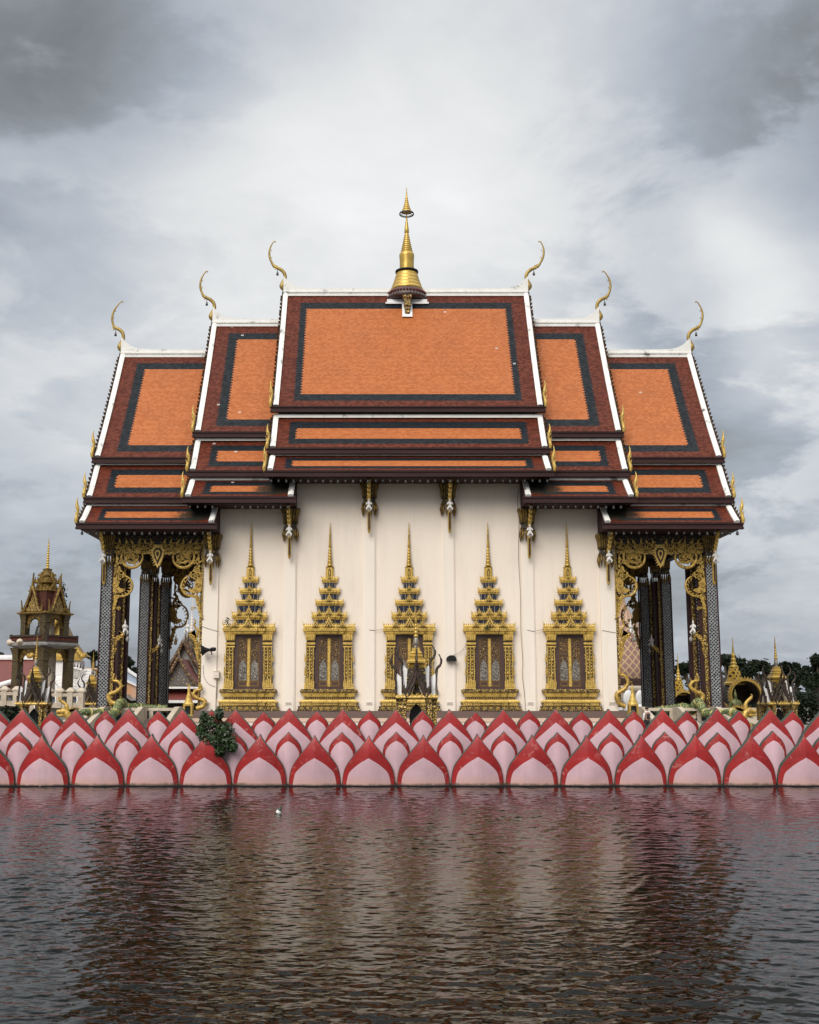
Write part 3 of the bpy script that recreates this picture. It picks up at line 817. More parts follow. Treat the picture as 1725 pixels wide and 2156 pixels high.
def make_window(parent):
    fr = MB()
    fr.box(-.86, .86, -.10, 0, 1.22, 4.32); 
    fr.box(-.86, -.60, -.20, -.10, 1.22, 4.32); fr.box(.60, .86, -.20, -.10, 1.22, 4.32)
    fr.box(-.60, .60, -.20, -.10, 1.22, 1.36); fr.box(-.60, .60, -.20, -.10, 4.10, 4.32)
    w = fr.build('window', M['frame'])
    for s in (-1, 1):
        sh = MB(); a = sorted((s*.085, s*.595)); sh.box(a[0], a[1], -.135, -.10, 1.365, 4.095, 0)
        for q in ((s*.085, s*.115), (s*.565, s*.595)): sh.box(q[0], q[1], -.155, -.135, 1.365, 4.095, 0)
        sh.box(a[0]+.03, a[1]-.03, -.155, -.135, 1.365, 1.41, 0); sh.box(a[0]+.03, a[1]-.03, -.155, -.135, 1.66, 1.70, 0); sh.box(a[0]+.03, a[1]-.03, -.155, -.135, 4.05, 4.095, 0)
        o = sh.build('shutter', M['shutter'], w)
        c = s*.34
        up = MB(); up.prism([(c-.215, 2.42), (c-.215, 4.04), (c+.215, 4.04), (c+.215, 2.42), (c+.17, 2.66), (c, 2.92), (c-.17, 2.66)], -.15, -.135); up.build('carved_panel', M['carved_bronze'], o)
        lo = MB(); lo.prism([(c-.215, 1.71), (c-.215, 2.41), (c-.17, 2.65), (c, 2.91), (c+.17, 2.65), (c+.215, 2.41), (c+.215, 1.71)], -.142, -.135)
        rnd = random.Random(5 if s < 0 else 8)
        for _ in range(26):                            # little figures in relief
            px, pz = c + rnd.uniform(-.17, .17), rnd.uniform(1.78, 2.5)
            r_ = rnd.uniform(.025, .06); lo.lathe([(0,-r_*1.6),(r_,-r_),(r_*.9,r_*.6),(0,r_*1.4)], (px, -.145, pz), 7, rnd.choice((0,0,1)), sy=.5)
        lo.build('relief_panel', [M['silver'], M['silver_pale']], o)
        db = MB(); db.box(c-.17, c+.17, -.145, -.135, 1.46, 1.61); db.build('kick_panel', M['frame'], o)
    mu = MB(); mu.box(-.08, .08, -.20, -.10, 1.365, 4.095); mu.box(-.05, .05, -.225, -.20, 1.5, 3.9); mu.build('mullion', M['gold'], w)
    for s in (-1, 1):
        j = MB()
        def seg(z0, z1, xi0, xo0, xi1, xo1, d0, d1, m=0):
            v = []
            for z, xi, xo, d in ((z0, xi0, xo0, d0), (z1, xi1, xo1, d1)):
                v += [(s*xi, 0, z), (s*xo, 0, z), (s*xo, -d, z), (s*xi, -d, z)]
            j.add(v, [(0,1,2,3),(4,7,6,5),(0,4,5,1),(1,5,6,2),(2,6,7,3),(3,7,4,0)], m)
        seg(1.22, 1.55, .84, 1.42, .84, 1.39, .36, .33, 0)
        seg(1.55, 3.58, .85, 1.38, .82, 1.31, .30, .27, 1)
        seg(3.58, 3.66, .80, 1.34, .80, 1.34, .34, .34, 0); seg(3.66, 3.74, .82, 1.29, .82, 1.29, .28, .28, 2)
        seg(3.74, 3.86, .79, 1.34, .79, 1.34, .36, .36, 0); seg(3.86, 3.95, .82, 1.29, .82, 1.29, .30, .30, 2)
        seg(3.95, 4.32, .80, 1.28, .77, 1.36, .30, .42, 0)
        for q in range(5):                             # flutes
            x = .86 + q*.105; j.prism([(s*(x-.02), 4.0), (s*(x+.05), 4.0), (s*(x+.06), 4.28), (s*(x+.015), 4.31), (s*(x-.03), 4.28)], -.43, -.36, 0)
            j.prism([(s*(x-.025), 1.3), (s*(x+.045), 1.3), (s*(x+.05), 1.62+.16*q*.3), (s*(x+.01), 1.72+.16*q*.3), (s*(x-.03), 1.62+.16*q*.3)], -.39, -.35, 0)
        for xx in (.90, 1.10, 1.30):
            j.box(s*(xx-.022), s*(xx+.022), -.34, -.29, 1.6, 3.58, 0)
        for q in range(9):
            zz = 1.95 + q*.18
            for xx in (1.0, 1.2): j.lathe([(0,-.06),(.05,0),(0,.07)], (s*xx, -.30, zz), 6, 0)
        for zz in (2.0, 2.75):
            j.prism([(s*(1.36 + q[0]), zz + q[1]) for q in flame2d(.5, .06, .1)], -.25, -.12, 0)
            j.lathe([(0,-.08),(.075,0),(0,.12)], (s*1.02, -.33, zz+.1), 8, 0)
        j.build('jamb', [M['gold'], M['carved_fine'], M['gold_recess']], w)
    b = MB()
    stack(b, [(0,1.80,.62),(.07,1.80,.62),(.09,1.74,.60),(.20,1.74,.60),(.24,1.70,.56)], 0, 1)
    stack(b, [(.24,1.60,.50),(.30,1.64,.54),(.34,1.58,.46),(.46,1.56,.44)], 0, 0)
    stack(b, [(.46,1.70,.56),(.52,1.70,.56),(.56,1.62,.50),(.64,1.45,.44)], 0, 2)
    stack(b, [(.64,1.38,.42),(.78,1.38,.42)], 0, 3)
    stack(b, [(.78,1.44,.44),(.84,1.46,.46),(.98,1.52,.50),(1.03,1.60,.56)], 0, 2)
    stack(b, [(1.03,1.62,.57),(1.07,1.64,.58),(1.15,1.64,.58),(1.22,1.58,.52)], 0, 1)
    for zc_, hw_, dd_ in ((.225,1.75,.595),(.45,1.58,.45),(.632,1.47,.455),(.79,1.40,.43),(1.015,1.60,.56),(.315,1.645,.545)): stack(b, [(zc_,hw_,dd_),(zc_+.028,hw_,dd_)], 0, 3)
    for q in range(26):                                # beading and lozenges
        x = -1.34 + q*2.68/25; b.lathe([(0,-.04),(.035,0),(0,.05)], (x, -.44 if abs(x) < .5 else (-.36 if abs(x) < .9 else -.27), .70), 6, 0)
    for q in range(22):
        x = -1.5 + q*3.0/21; yy = .44 if abs(x) < .53 else (.345 if abs(x) < .97 else .245)
        b.prism([(x-.05,.28),(x,.36),(x+.05,.28)], -yy-.08, -yy-.02, 0)
    for q in range(9):
        x = -1.52 + q*.38; yy = .60 if abs(x) < .58 else (.47 if abs(x) < 1.05 else .335)
        for zc, rr, y2 in ((.145, .085, yy), (1.11, .06, yy - .025)):
            for k_, (r2, mm) in enumerate(((rr, 0), (rr*.62, 3), (rr*.34, 0))):
                b.prism([(x-r2*1.5, zc), (x, zc-r2), (x+r2*1.5, zc), (x, zc+r2)], -y2-.012*(k_+1), -y2-.012*k_+.004, mm)
    b.build('window_base', [M['gold'], M['carved_fine'], M['gold'], M['gold_recess']], w)
    # tiered crown
    tiers = [(1.52, 4.32, 4.86, .72, .72, 5.14), (1.03, 5.14, 5.52, .58, .70, 5.96), (.82, 5.96, 6.28, .50, .48, 6.64), (.61, 6.64, 6.94, .42, .33, 7.30), (.47, 7.30, 7.60, .34, .0, 7.66)]
    for q, (hw, z0, z1, dep, nk, nz) in enumerate(tiers):
        c = MB(); h = z1 - z0
        stack(c, [(z0,hw*.86,dep*.80),(z0+h*.12,hw*.90,dep*.86),(z0+h*.3,hw*.93,dep*.88),(z0+h*.36,hw*.99,dep),(z0+h*.62,hw,dep),(z0+h*.68,hw*.95,dep*.93),(z0+h*.85,hw*.97,dep*.95),(z0+h,hw*.92,dep*.88)], 0, 0)
        cren(c, hw*.97, z1 - .05, dep*.95, .17 if q < 2 else .13)
        for k_ in range(int(hw*14)):
            x = -hw*.88 + k_*(hw*1.76)/max(1, int(hw*14)-1); rr = abs(x)/hw
            yy = dep*(.99 if rr < .34 else (.77 if rr < .62 else .54))
            c.lathe([(0,-.035),(.032,0),(0,.045)], (x, -yy-.01, z0+h*.5), 6, 1)
        o = c.build('crown_tier', [M['gold'], M['gold_bright']], w)
        if nk:
            n_ = MB(); n_.prism([(x, y) for x, y in redent(nk, dep*.62)], z1 - .02, nz + .01, 0, axis='z'); 
            for k_ in range(5):
                x = -nk*.9 + k_*nk*.45; yy = dep*.62*(1 if abs(x) < nk*.34 else (.78 if abs(x) < nk*.62 else .55))
                n_.box(x-.016, x+.016, -yy-.025, -yy+.0, z1, nz, 1)
            n_.build('crown_neck', [M['blueglass'], M['silver_pale']], o)
        gs = [[(0, .34, .62), (-.77, .22, .40), (.77, .22, .40)], [(0, .25, .46), (-.57, .16, .32), (.57, .16, .32)], [(0, .22, .44)], [(0, .14, .26)], [(0, .09, .18)]][q]
        for gx, gw, gh in gs:
            g = MB(); gablet(g, gx, z0 + h*.78, gw, gh, -dep*(1.0 if abs(gx) < .2 else .82) - .03)
            g.build('gablet', [M['gold'], M['gold_recess']], o)
    s = MB()
    sq = [(-1,0),(-1,-.6),(-.7,-.6),(-.7,-1),(.7,-1),(.7,-.6),(1,-.6),(1,0)]
    s.loft(sq, [(.27,7.58),(.27,7.66),(.24,7.70),(.21,8.18),(.24,8.22),(.14,8.26)], (0,0,0), 0)
    s.prism([(-.08,7.72),(.08,7.72),(.07,8.02),(0,8.14),(-.07,8.02)], -.265, -.20, 1); s.prism([(-.045,7.75),(.045,7.75),(.04,7.95),(0,8.05),(-.04,7.95)], -.285, -.265, 0)
    pr_ = [(.12,8.26),(.17,8.30),(.17,8.34),(.11,8.38),(.15,8.42),(.15,8.45),(.10,8.47)]
    z = 8.48; r_ = .135
    while z < 9.3:
        pr_ += [(r_*.72,z),(r_,z+.04),(r_,z+.10),(r_*.72,z+.14)]; z += .165; r_ *= .90
    pr_ += [(.055,9.34),(.078,9.38),(.07,9.6),(.04,10.08),(.055,10.10),(.055,10.16),(.035,10.19),(.045,10.25),(.03,10.5),(.012,10.74),(.03,10.78),(.012,10.82),(0,10.9)]
    s.lathe(pr_, (0,-.14,0), 12, 0)
    s.build('window_spire', [M['gold_bright'], M['gold_recess']], w)
    return w
M['shutter'] = plain('bronze_shutter', (.22,.125,.04), (.15,.08,.025), 5, .45, .35, .2, 20)
M['carved_bronze'] = carved('carved_bronze_panel', (.46,.28,.095), (.045,.022,.012), 11, metal=.2, thr=.45, rough=.5)
M['gold_recess'] = plain('dark_red_recess', (.06,.025,.008), (.03,.013,.006), 6, .6, .2)
M['silver_pale'] = plain('pale_silver_figures', (.33,.30,.26), (.20,.17,.14), 14, .35, .35, .5, 20)
win = make_window(None)
for i in range(5):
    o = win if i == 0 else copy_tree(win)
    o.parent = T
    o.location = Vector((-9.2 + 4.6*i, WY, FL + .01)) - T.location

# ------------------------------------------------------------------ little white deity figure (one continuous skinned body)
def skin(name, verts, edges, radii, mat, sub=1):
    me = bpy.data.meshes.new(name); me.from_pydata(verts, edges, [])
    o = bpy.data.objects.new(name, me); COL.objects.link(o)
    md = o.modifiers.new('skin', 'SKIN'); md.use_smooth_shade = True
    sv = me.skin_vertices[0].data
    for i, r in enumerate(radii): sv[i].radius = (r, r) if not hasattr(r, '__len__') else r
    sv[0].use_root = True
    if sub:
        m2 = o.modifiers.new('sub', 'SUBSURF'); m2.levels = sub; m2.render_levels = sub
    dg = bpy.context.evaluated_depsgraph_get()
    nm = bpy.data.meshes.new_from_object(o.evaluated_get(dg)); nm.name = name
    bpy.data.objects.remove(o); nm.materials.clear(); nm.materials.append(mat)
    return nm
DEITY = skin('deity_figure',
   [(0,0,.30),(0,-.01,.42),(0,0,.54),(0,0,.60),(0,-.01,.67),(0,0,.75),(0,0,.92),
    (-.12,0,.53),(-.19,-.04,.40),(-.06,-.15,.44), (.12,0,.53),(.19,-.04,.40),(.06,-.15,.44),
    (-.10,-.05,.20),(-.17,-.14,.10),(-.08,-.05,0), (.10,-.05,.20),(.17,-.14,.10),(.08,-.05,0), (0,.02,.12),(0,.06,-.06)],
   [(0,1),(1,2),(2,3),(3,4),(4,5),(5,6),(2,7),(7,8),(8,9),(2,10),(10,11),(11,12),(0,13),(13,14),(14,15),(0,16),(16,17),(17,18),(0,19),(19,20)],
   [.095,.085,.095,.045,.075,.05,.008,.05,.042,.028,.05,.042,.028,.065,.055,.035,.065,.055,.035,.06,.02], M['statue'])
def deity(parent, loc, rot=0, sc=1.0):
    o = bpy.data.objects.new('deity_figure', DEITY); COL.objects.link(o); o.parent = parent
    o.location = Vector(loc) - wloc(parent); o.rotation_euler = (0, 0, rot); o.scale = (sc, sc, sc); return o
def capital(mb, x, y, ztop, w, mat0=0, mat1=1, hgt=1.95):
    """flared lotus capital of long upright petals"""
    sq = [(-1,-1),(1,-1),(1,1),(-1,1)]
    mb.loft(sq, [(w*.92,ztop-hgt*.60),(w*.86,ztop-hgt*.55),(w*.80,ztop-hgt*.48),(w*.98,ztop-hgt*.44),(w*.84,ztop-hgt*.40),(w*.88,ztop-hgt*.15),(w*1.15,ztop-.1),(w*1.2,ztop)], (x, y, 0), mat1)
    n = 6
    for k in range(n):
        q = (k+.5)/n*2 - 1
        for ax in (0, 1):
            for sg in (-1, 1):
                a = [(q*w*.9, ztop-hgt*.42), (q*w*.98, ztop-hgt*.18), (q*w*1.28, ztop-.02)]
                o_ = [w*.90, w*.98, w*1.32]
                pts = [((x + a_[0], y + sg*o, a_[1]) if ax == 0 else (x + sg*o, y + a_[0], a_[1])) for a_, o in zip(a, o_)]
                mb.tube(crm(pts, 3), [w*.12,w*.13,w*.14,w*.15,w*.16,w*.14,w*.04], 5, mat0)
    for k in range(4):
        q = (k+.5)/4*2 - 1
        for ax in (0, 1):
            for sg in (-1, 1):
                pts = [(x+q*w*.85, y+sg*w*.9, ztop-hgt*.62), (x+q*w*.9, y+sg*w*1.0, ztop-hgt*.78), (x+q*w*.9, y+sg*w*.9, ztop-hgt)] if ax == 0 else [(x+sg*w*.9, y+q*w*.85, ztop-hgt*.62), (x+sg*w*1.0, y+q*w*.9, ztop-hgt*.78), (x+sg*w*.9, y+q*w*.9, ztop-hgt)]
                mb.tube(pts, [w*.12, w*.2, w*.02], 5, mat0)
def bracket(x, zt, ywall, yeave):
    """gilded eave bracket with a white deity on it"""
    mb = MB()
    P = crm([(x, ywall-.04, zt-3.0), (x, ywall-.09, zt-2.3), (x, ywall-.14, zt-1.75), (x, ywall-.34, zt-1.2), (x, ywall-.7, zt-.7), (x, yeave+.55, zt-.25), (x, yeave+.35, zt-.02)], 4)
    n = len(P)
    r = [lerp_tab([(0,.03),(.06,.115),(.35,.12),(.55,.10),(.8,.085),(1,.08)], i/(n-1)) for i in range(n)]
    mb.tube(P, r, 6, 0, (1, .55, 1))
    mb.prism([(x-.045, zt-2.75), (x+.045, zt-2.75), (x+.05, zt-1.8), (x-.05, zt-1.8)], ywall-.20, ywall-.13, 1)
    for k in range(5):
        z = zt - 1.1 + k*.22; yy = ywall - .45 - k*.2
        for s in (-1, 1): mb.prism([(x + s*(.05+q[0]), z + q[1]) for q in flame2d(.2, .04, .5)], yy-.03, yy+.03, 0)
    o = mb.build('eave_bracket', [M['gold'], M['gold_recess']], T)
    deity(o, (x, ywall-.50, zt-1.75), 0, .92)
    return o
for x in (-2.3, 2.3, -6.9, 6.9, -11.42, 11.42):
    zt = (ZC if abs(x) < 4 else ZM if abs(x) < 8 else ZO) - .02
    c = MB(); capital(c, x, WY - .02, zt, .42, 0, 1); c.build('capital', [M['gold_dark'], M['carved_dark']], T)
    bracket(x + (.06 if x > 0 else -.02), zt, WY - .1 - (.35 if True else 0), 64.05)

# ------------------------------------------------------------------ porches
def curl(mb, cx, cz, r, a0, sg, w, y, turns=1.2, m=0, tip=.25, flat=.6):
    n = int(14*turns); pts, rr = [], []
    for i in range(n+1):
        t = i/n; a = a0 + sg*2*math.pi*turns*t; q = r*(1-(1-tip)*t)
        pts.append((cx + q*math.cos(a), y, cz + q*math.sin(a))); rr.append(w*(1-.55*t))
    mb.tube(pts, rr, 6, m, (1, flat, 1))
def leaf(mb, x, z, ang, h, w, y, m=0, bend=.3, th=.09):
    ca, sa = math.cos(ang), math.sin(ang)
    mb.prism([(x + px*ca - pz*sa, z + px*sa + pz*ca) for px, pz in flame2d(h, w, bend)], y - th/2, y + th/2, m)
def pelmet_half(mb, cx, s, zt, y, hw=2.6):
    """half of the hanging openwork between two columns; s gives the side, hw its half-width"""
    X = lambda a: cx + s*a
    rn = random.Random(3)
    for k in range(7):                                 # foliage along the top
        a = .25 + k*.37
        curl(mb, X(a), zt-.62 - .05*(k % 2), .20, rn.uniform(0, 6), s*(1 if k % 2 else -1), .05, y-.06, 1.3)
        leaf(mb, X(a+.12), zt-.52, rn.uniform(-.4,.4), .36, .07, y-.05, 0, .3*s)
    # lower rim from the pendant outwards
    mb.tube(crm([(X(.35),y,zt-1.15),(X(.62),y,zt-1.02),(X(.88),y,zt-.98),(X(1.02),y,zt-1.02)], 5), .055, 6, 0, (1,.7,1))
    for k in range(5): leaf(mb, X(.42+k*.13), zt-1.08, math.pi*.5*s*(-1)+rn.uniform(-.5,.5), .22, .05, y-.03)
    for a, z, r in ((.62,.86,.15),(.88,.80,.13),(.45,.95,.1)): curl(mb, X(a), zt-z, r, 1+a*5, -s, .045, y-.05, 1.2)
    # great crescent scroll
    c = (1.50, 1.30); r = .62
    pts = []
    for i in range(25):
        a = math.radians(20 - i*10.5); pts.append((X(c[0] - r*math.cos(a)), y-.03, zt - c[1] + r*math.sin(a)))
    mb.tube(pts, [.05+.05*math.sin(math.pi*i/24) for i in range(25)], 7, 0, (1,.7,1))
    pts = []
    for i in range(17):
        a = math.radians(10 - i*12); pts.append((X(c[0] - r*.62*math.cos(a)), y-.06, zt - c[1] + .05 + r*.62*math.sin(a)))
    mb.tube(pts, [.025+.035*math.sin(math.pi*i/16) for i in range(17)], 6, 0, (1,.7,1))
    for k in range(6):
        a = math.radians(-20 - k*28); leaf(mb, X(c[0] - r*.5*math.cos(a)), zt - c[1] + r*.5*math.sin(a), s*(a+math.pi/2+2.2), .24, .05, y-.02)
    for k, (a, z, q) in enumerate(((1.2,.92,.2),(1.62,.98,.22),(1.95,.85,.2),(1.5,1.28,.17),(1.75,1.3,.13))): curl(mb, X(a), zt-z, q, k*1.7, s*(-1)**k, .06, y-.06, 1.4)
    for k in range(7): leaf(mb, X(1.15+.12*k), zt-1.05, rn.uniform(-.7,.7), .3, .06, y-.04, 0, .3*s)
    for k in range(26):                                # small curls between the big scrolls
        a = rn.uniform(.95, 2.45); z = rn.uniform(.55, 1.05)
        curl(mb, X(a), zt-z, rn.uniform(.07,.12), rn.uniform(0,6), rn.choice((-1,1)), .032, y-.10, 1.3)
    for k in range(16):
        a = rn.uniform(1.1, 2.0); z = rn.uniform(1.0, 1.65)
        if math.hypot(a-c[0], z-c[1]) < r*.85: curl(mb, X(a), zt-z, rn.uniform(.07,.13), rn.uniform(0,6), rn.choice((-1,1)), .034, y-.04, 1.3)
    # outer stem down the column
    mb.tube(crm([(X(2.15),y,zt-.85),(X(2.38),y,zt-1.25),(X(2.36),y,zt-1.75),(X(2.10),y,zt-2.15),(X(1.82),y,zt-2.35)], 5), [.05]*8+[.06]*8+[.045]*5, 6, 0, (1,.7,1))
    for a, z, g in ((2.3,1.5,.5),(2.42,1.9,-.3),(2.15,2.0,.9),(1.9,2.25,1.6),(2.45,2.3,-.2),(2.3,2.2,.2),(2.05,2.3,.5),(2.5,2.6,-.1),(2.38,2.55,.2)): leaf(mb, X(a), zt-z, -g*s, .42, .09, y-.03, 0, -.3*s)
    # serpent-head scroll
    c = (2.02, 2.98); r = .60
    pts = []
    for i in range(25):
        a = math.radians(80 - i*11.5)
        pts.append((X(c[0] - r*math.cos(a)*(1)), y, zt - c[1] + r*math.sin(a)))
    pts = [(X(c[0] + r*math.cos(math.radians(100 + i*9.5))), y-.02, zt - c[1] + r*math.sin(math.radians(100 + i*9.5))) for i in range(22)]
    mb.tube(pts, [.04+.035*math.sin(math.pi*i/21) for i in range(22)], 7, 0, (1,.7,1))
    hd = [(2.62,2.55),(2.45,2.50),(2.30,2.62),(2.22,2.80),(2.20,3.0),(2.12,3.12),(1.86,3.16),(1.84,3.26),(2.05,3.38),(2.35,3.40),(2.58,3.30),(2.62,3.0)]
    pl = [(X(a), zt-z) for a, z in hd]
    mb.prism(pl, y-.13, y+.10, 0)
    curl(mb, X(2.40), zt-2.95, .15, 0, s, .045, y-.16, 1.5); curl(mb, X(2.32), zt-3.25, .10, 2, s, .035, y-.16, 1.2)
    for k in range(6): leaf(mb, X(2.60-.10*k), zt-2.62+.03*k, .25*s-.22*k*s*-1, .46-.03*k, .075, y-.02, 0, .3*s)
    for k in range(7):
        a = math.radians(120 + k*24); leaf(mb, X(c[0] + (r-.08)*math.cos(a)), zt - c[1] + (r-.08)*math.sin(a), s*(a-math.pi*.5+2.6), .18, .04, y)
    # tail of leaves down the column
    mb.tube(crm([(X(2.25),y,zt-3.55),(X(2.38),y,zt-3.8),(X(2.50),y,zt-4.25),(X(2.60),y,zt-4.75)], 5), [.12]*6+[.10]*6+[.03]*4, 6, 0, (1,.7,1))
    for k in range(6): leaf(mb, X(2.24+.055*k), zt-3.62-.2*k, math.pi + .5*s, .34, .08, y-.04, 0, -.3*s)
    for a, z, q in ((2.3,3.62,.13),(2.48,3.72,.1),(2.42,4.05,.09)): curl(mb, X(a), zt-z, q, 1, s, .04, y-.07, 1.3)
    for k in range(30):
        a = rn.uniform(2.1, 2.6); z = rn.uniform(1.5, 4.3)
        if rn.random() < .5: curl(mb, X(a), zt-z, rn.uniform(.06,.11), rn.uniform(0,6), rn.choice((-1,1)), .03, y-.08, 1.3)
        else: leaf(mb, X(a), zt-z, rn.uniform(-.9,.9), rn.uniform(.2,.36), .05, y-.02, 0, .3*s)
    # thin frame bar along the column
    mb.box(X(2.62), X(2.66), y-.05, y+.05, zt-4.9, zt-.4, 0)
def pelmet(parent, cx, zt, y, hw=2.6, deep=1.0):
    bd = MB(); bd.box(cx-hw-.05, cx+hw+.05, y-.03, y+.12, zt-.42, zt); bd.box(cx-hw-.02, cx+hw+.02, y+.02, y+.10, zt-.78, zt-.42, 0)
    for k in range(12):
        x = cx - hw + (k+.5)*hw/6; bd.lathe([(0,-.05),(.13,-.02),(.13,.02),(0,.05)], (x, y-.05, zt-.12), 8, 0, sy=.4)
    bd.box(cx-hw-.05, cx+hw+.05, y-.08, y-.03, zt-.30, zt-.24, 0)
    for s in (-1, 1):
        bd.prism([(cx+s*1.5+.46*math.cos(2*math.pi*q/20), zt-1.22+.46*math.sin(2*math.pi*q/20)) for q in range(20)], y+.03, y+.09); bd.prism([(cx+s*.3, zt-.7),(cx+s*2.5, zt-.7),(cx+s*2.45, zt-1.15),(cx+s*1.9, zt-1.05),(cx+s*1.1, zt-1.0),(cx+s*.5, zt-1.02)], y+.025, y+.085)
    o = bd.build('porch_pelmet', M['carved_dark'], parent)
    for s in (-1, 1): mb = MB(); pelmet_half(mb, cx + s*(hw-2.6), s, zt, y); mb.v = [(p[0], p[1], zt + (p[2]-zt)*deep) for p in mb.v]; mb.build('scrollwork', M['gold_relief'], o)
    p = MB()
    for k, (w_, h0, h1, d) in enumerate(((.37, -.62, -1.95, .0), (.26, -.78, -1.72, .035), (.16, -.9, -1.5, .07), (.08, -1.0, -1.32, .10))):
        p.prism([(cx-w_*.55, zt+h0), (cx-w_, zt+h0-.28*(h0-h1)/1.3), (cx-w_*.82, zt+h0+(h1-h0)*.5), (cx, zt+h1), (cx+w_*.82, zt+h0+(h1-h0)*.5), (cx+w_, zt+h0-.28*(h0-h1)/1.3), (cx+w_*.55, zt+h0)], y-.10-d, y-.02 if k == 0 else y-.065-d, k % 2)
    for k in range(7):
        for s in (-1, 1): leaf(p, cx + s*(.36-.045*k), zt-.85-.14*k, -s*2.5, .2, .045, y-.06, 0)
    p.box(cx-.3, cx+.3, y-.12, y+.02, zt-.68, zt-.58, 0)
    p.build('pendant', [M['gold'], M['gold_recess']], o)
    return o
M['gold_relief'] = plain('gold_scroll_paint', (.60,.40,.09), (.36,.21,.04), 7, .38, .3, .35, 18, dirt=(.05,.03,.01), dirt_amt=.75, dscale=6, dlo=.5, dhi=.68)
def column(x, y, w, ztop, zbot, gold_sides):
    """mirror-mosaic column with dark corner strips and gilded edges"""
    c = MB(); c.box(x-w, x+w, y-w, y+w, zbot+.45, ztop-1.6)
    o = c.build('porch_column', M['mosaic'], T)
    e = MB()
    for sx in (-1, 1):
        for sy in (-1, 1): e.box(x+sx*w-.035, x+sx*w+.035, y+sy*w-.035, y+sy*w+.035, zbot+.46, ztop-1.6, 0)
    e.build('edge_strip', M['brown'], o)
    b = MB(); sq = [(-1,-1),(1,-1),(1,1),(-1,1)]
    b.loft(sq, [(w*1.35,zbot),(w*1.35,zbot+.15),(w*1.15,zbot+.2),(w*1.25,zbot+.32),(w*1.02,zbot+.46)], (x,y,0)); b.build('column_base', M['black'], o)
    k = MB(); capital(k, x, y, ztop, w*1.08, 0, 1, 2.0); k.build('capital', [M['gold_dark'], M['carved_dark']], o)
    if gold_sides:
        g = MB(); a = sorted((x + gold_sides*(w+.035), x + gold_sides*(w+.22)))
        g.box(a[0], a[1], y-w*.75, y+w*.4, zbot+.5, ztop-1.7, 0)
        g.build('gilded_strip', M['carved'], o)
        g = MB(); a2 = sorted((x + gold_sides*(w+.22), x + gold_sides*(w+.42))); g.box(a2[0], a2[1], y-w*.3, y+w*.6, zbot+.5, ztop-1.7); g.build('inner_strip', M['brown'], o)
    return o
def lamp_bracket(col_o, x, y, z, s):
    """gilded scroll on the column side that carries a white figure; s = towards the opening"""
    mb = MB()
    mb.tube(crm([(x, y, z-1.05), (x+s*.10, y, z-.6), (x+s*.15, y, z-.2), (x+s*.38, y, z+.12), (x+s*.62, y, z+.28)], 5), [.03]*4+[.09]*4+[.13]*6+[.10]*7, 7, 0, (1,.8,1))
    for k in range(7): leaf(mb, x+s*(.12+.07*k), z+.02+.03*k, -s*(.5-.16*k), .55-.03*k, .09, y, 0, -.3*s)
    mb.tube(crm([(x+s*.12,y,z+.1),(x+s*.08,y,z+.5),(x+s*.28,y,z+.75),(x+s*.22,y,z+1.0),(x+s*.3,y,z+1.15)],4), [.08]*6+[.06]*6+[.04]*5, 6, 0, (1,.8,1))
    mb.box(x, x+s*.24, y-.12, y+.12, z-.62, z-.52); mb.prism([(x, z-.62), (x+s*.22, z-.62), (x+s*.10, z-1.05), (x, z-1.4)], y-.1, y+.1)
    for k in range(3): curl(mb, x+s*(.2+.12*k), z-.05+.1*k, .12, 1+k, s, .045, y-.1, 1.3)
    o = mb.build('lamp_bracket', M['gold_relief'], col_o)
    deity(o, (x+s*.66, y, z+.28), R(40*s), .92)
    l = MB(); l.tube([(x+s*.78,y-.05,z+.3),(x+s*.82,y-.05,z+.1)], .02, 5); l.lathe([(0,-.2),(.09,-.12),(.11,0),(.04,.12),(0,.14)], (x+s*.84,y-.05,z), 10); l.build('lamp', M['stone'], o)
for sg in (-1, 1):
    zb = FL - .64
    cols = {}
    for y in (66.03, 68.4, 76.6, 79.0):
        for x in ((17.47,) if y < 79.1 and y != 79.0 and y != 76.6 else (17.47,)):
            cols[y] = column(sg*x, y, .315, ZO - .02, zb, -sg)
    column(sg*16.55, 78.9, .30, ZO - .02, zb, 0)
    be = MB()
    for y in (66.0, 79.0): be.box(sg*WX, sg*18.0, y-.22, y+.22, ZO-.45, ZO-.03)
    be.box(sg*17.2, sg*17.75, 66.23, 78.77, ZO-.45, ZO-.03); be.box(sg*14.3, sg*14.7, 66.23, 78.77, ZO-.40, ZO-.03)
    be.build('porch_beam', M['brown_in'], T)
    cxp = sg*(WX + .25 + 17.1)/2 - sg*.02
    pelmet(T, cxp, ZO-.05, 65.85); pelmet(T, sg*14.18, ZO-.05, 79.25, 2.04, 1.28)
    bracket(sg*17.62, ZO-.02, 65.66, 64.05)
    zl = AZ(1345, 66)
    lamp_bracket(cols[66.03], sg*17.05, 66.0, zl, -sg)
    gp = MB(); gp.box(sg*12.09, sg*12.12, 65.95, 66.1, zl-1.4, zl+1.2); gq = gp.build('bracket_plate', M['gold'], T)
    lamp_bracket(gq, sg*12.12, 66.0, zl, sg)
    lamp_bracket(cols[76.6], sg*17.1, 76.6, zl-.3, -sg)
    # rear wall side: dark carved door surround of the porch
    dw = MB(); dw.box(sg*WX, sg*(WX+.12), 70.5, 74.5, FL-.6, FL+5.5); dw.build('porch_door', M['frame'], T)

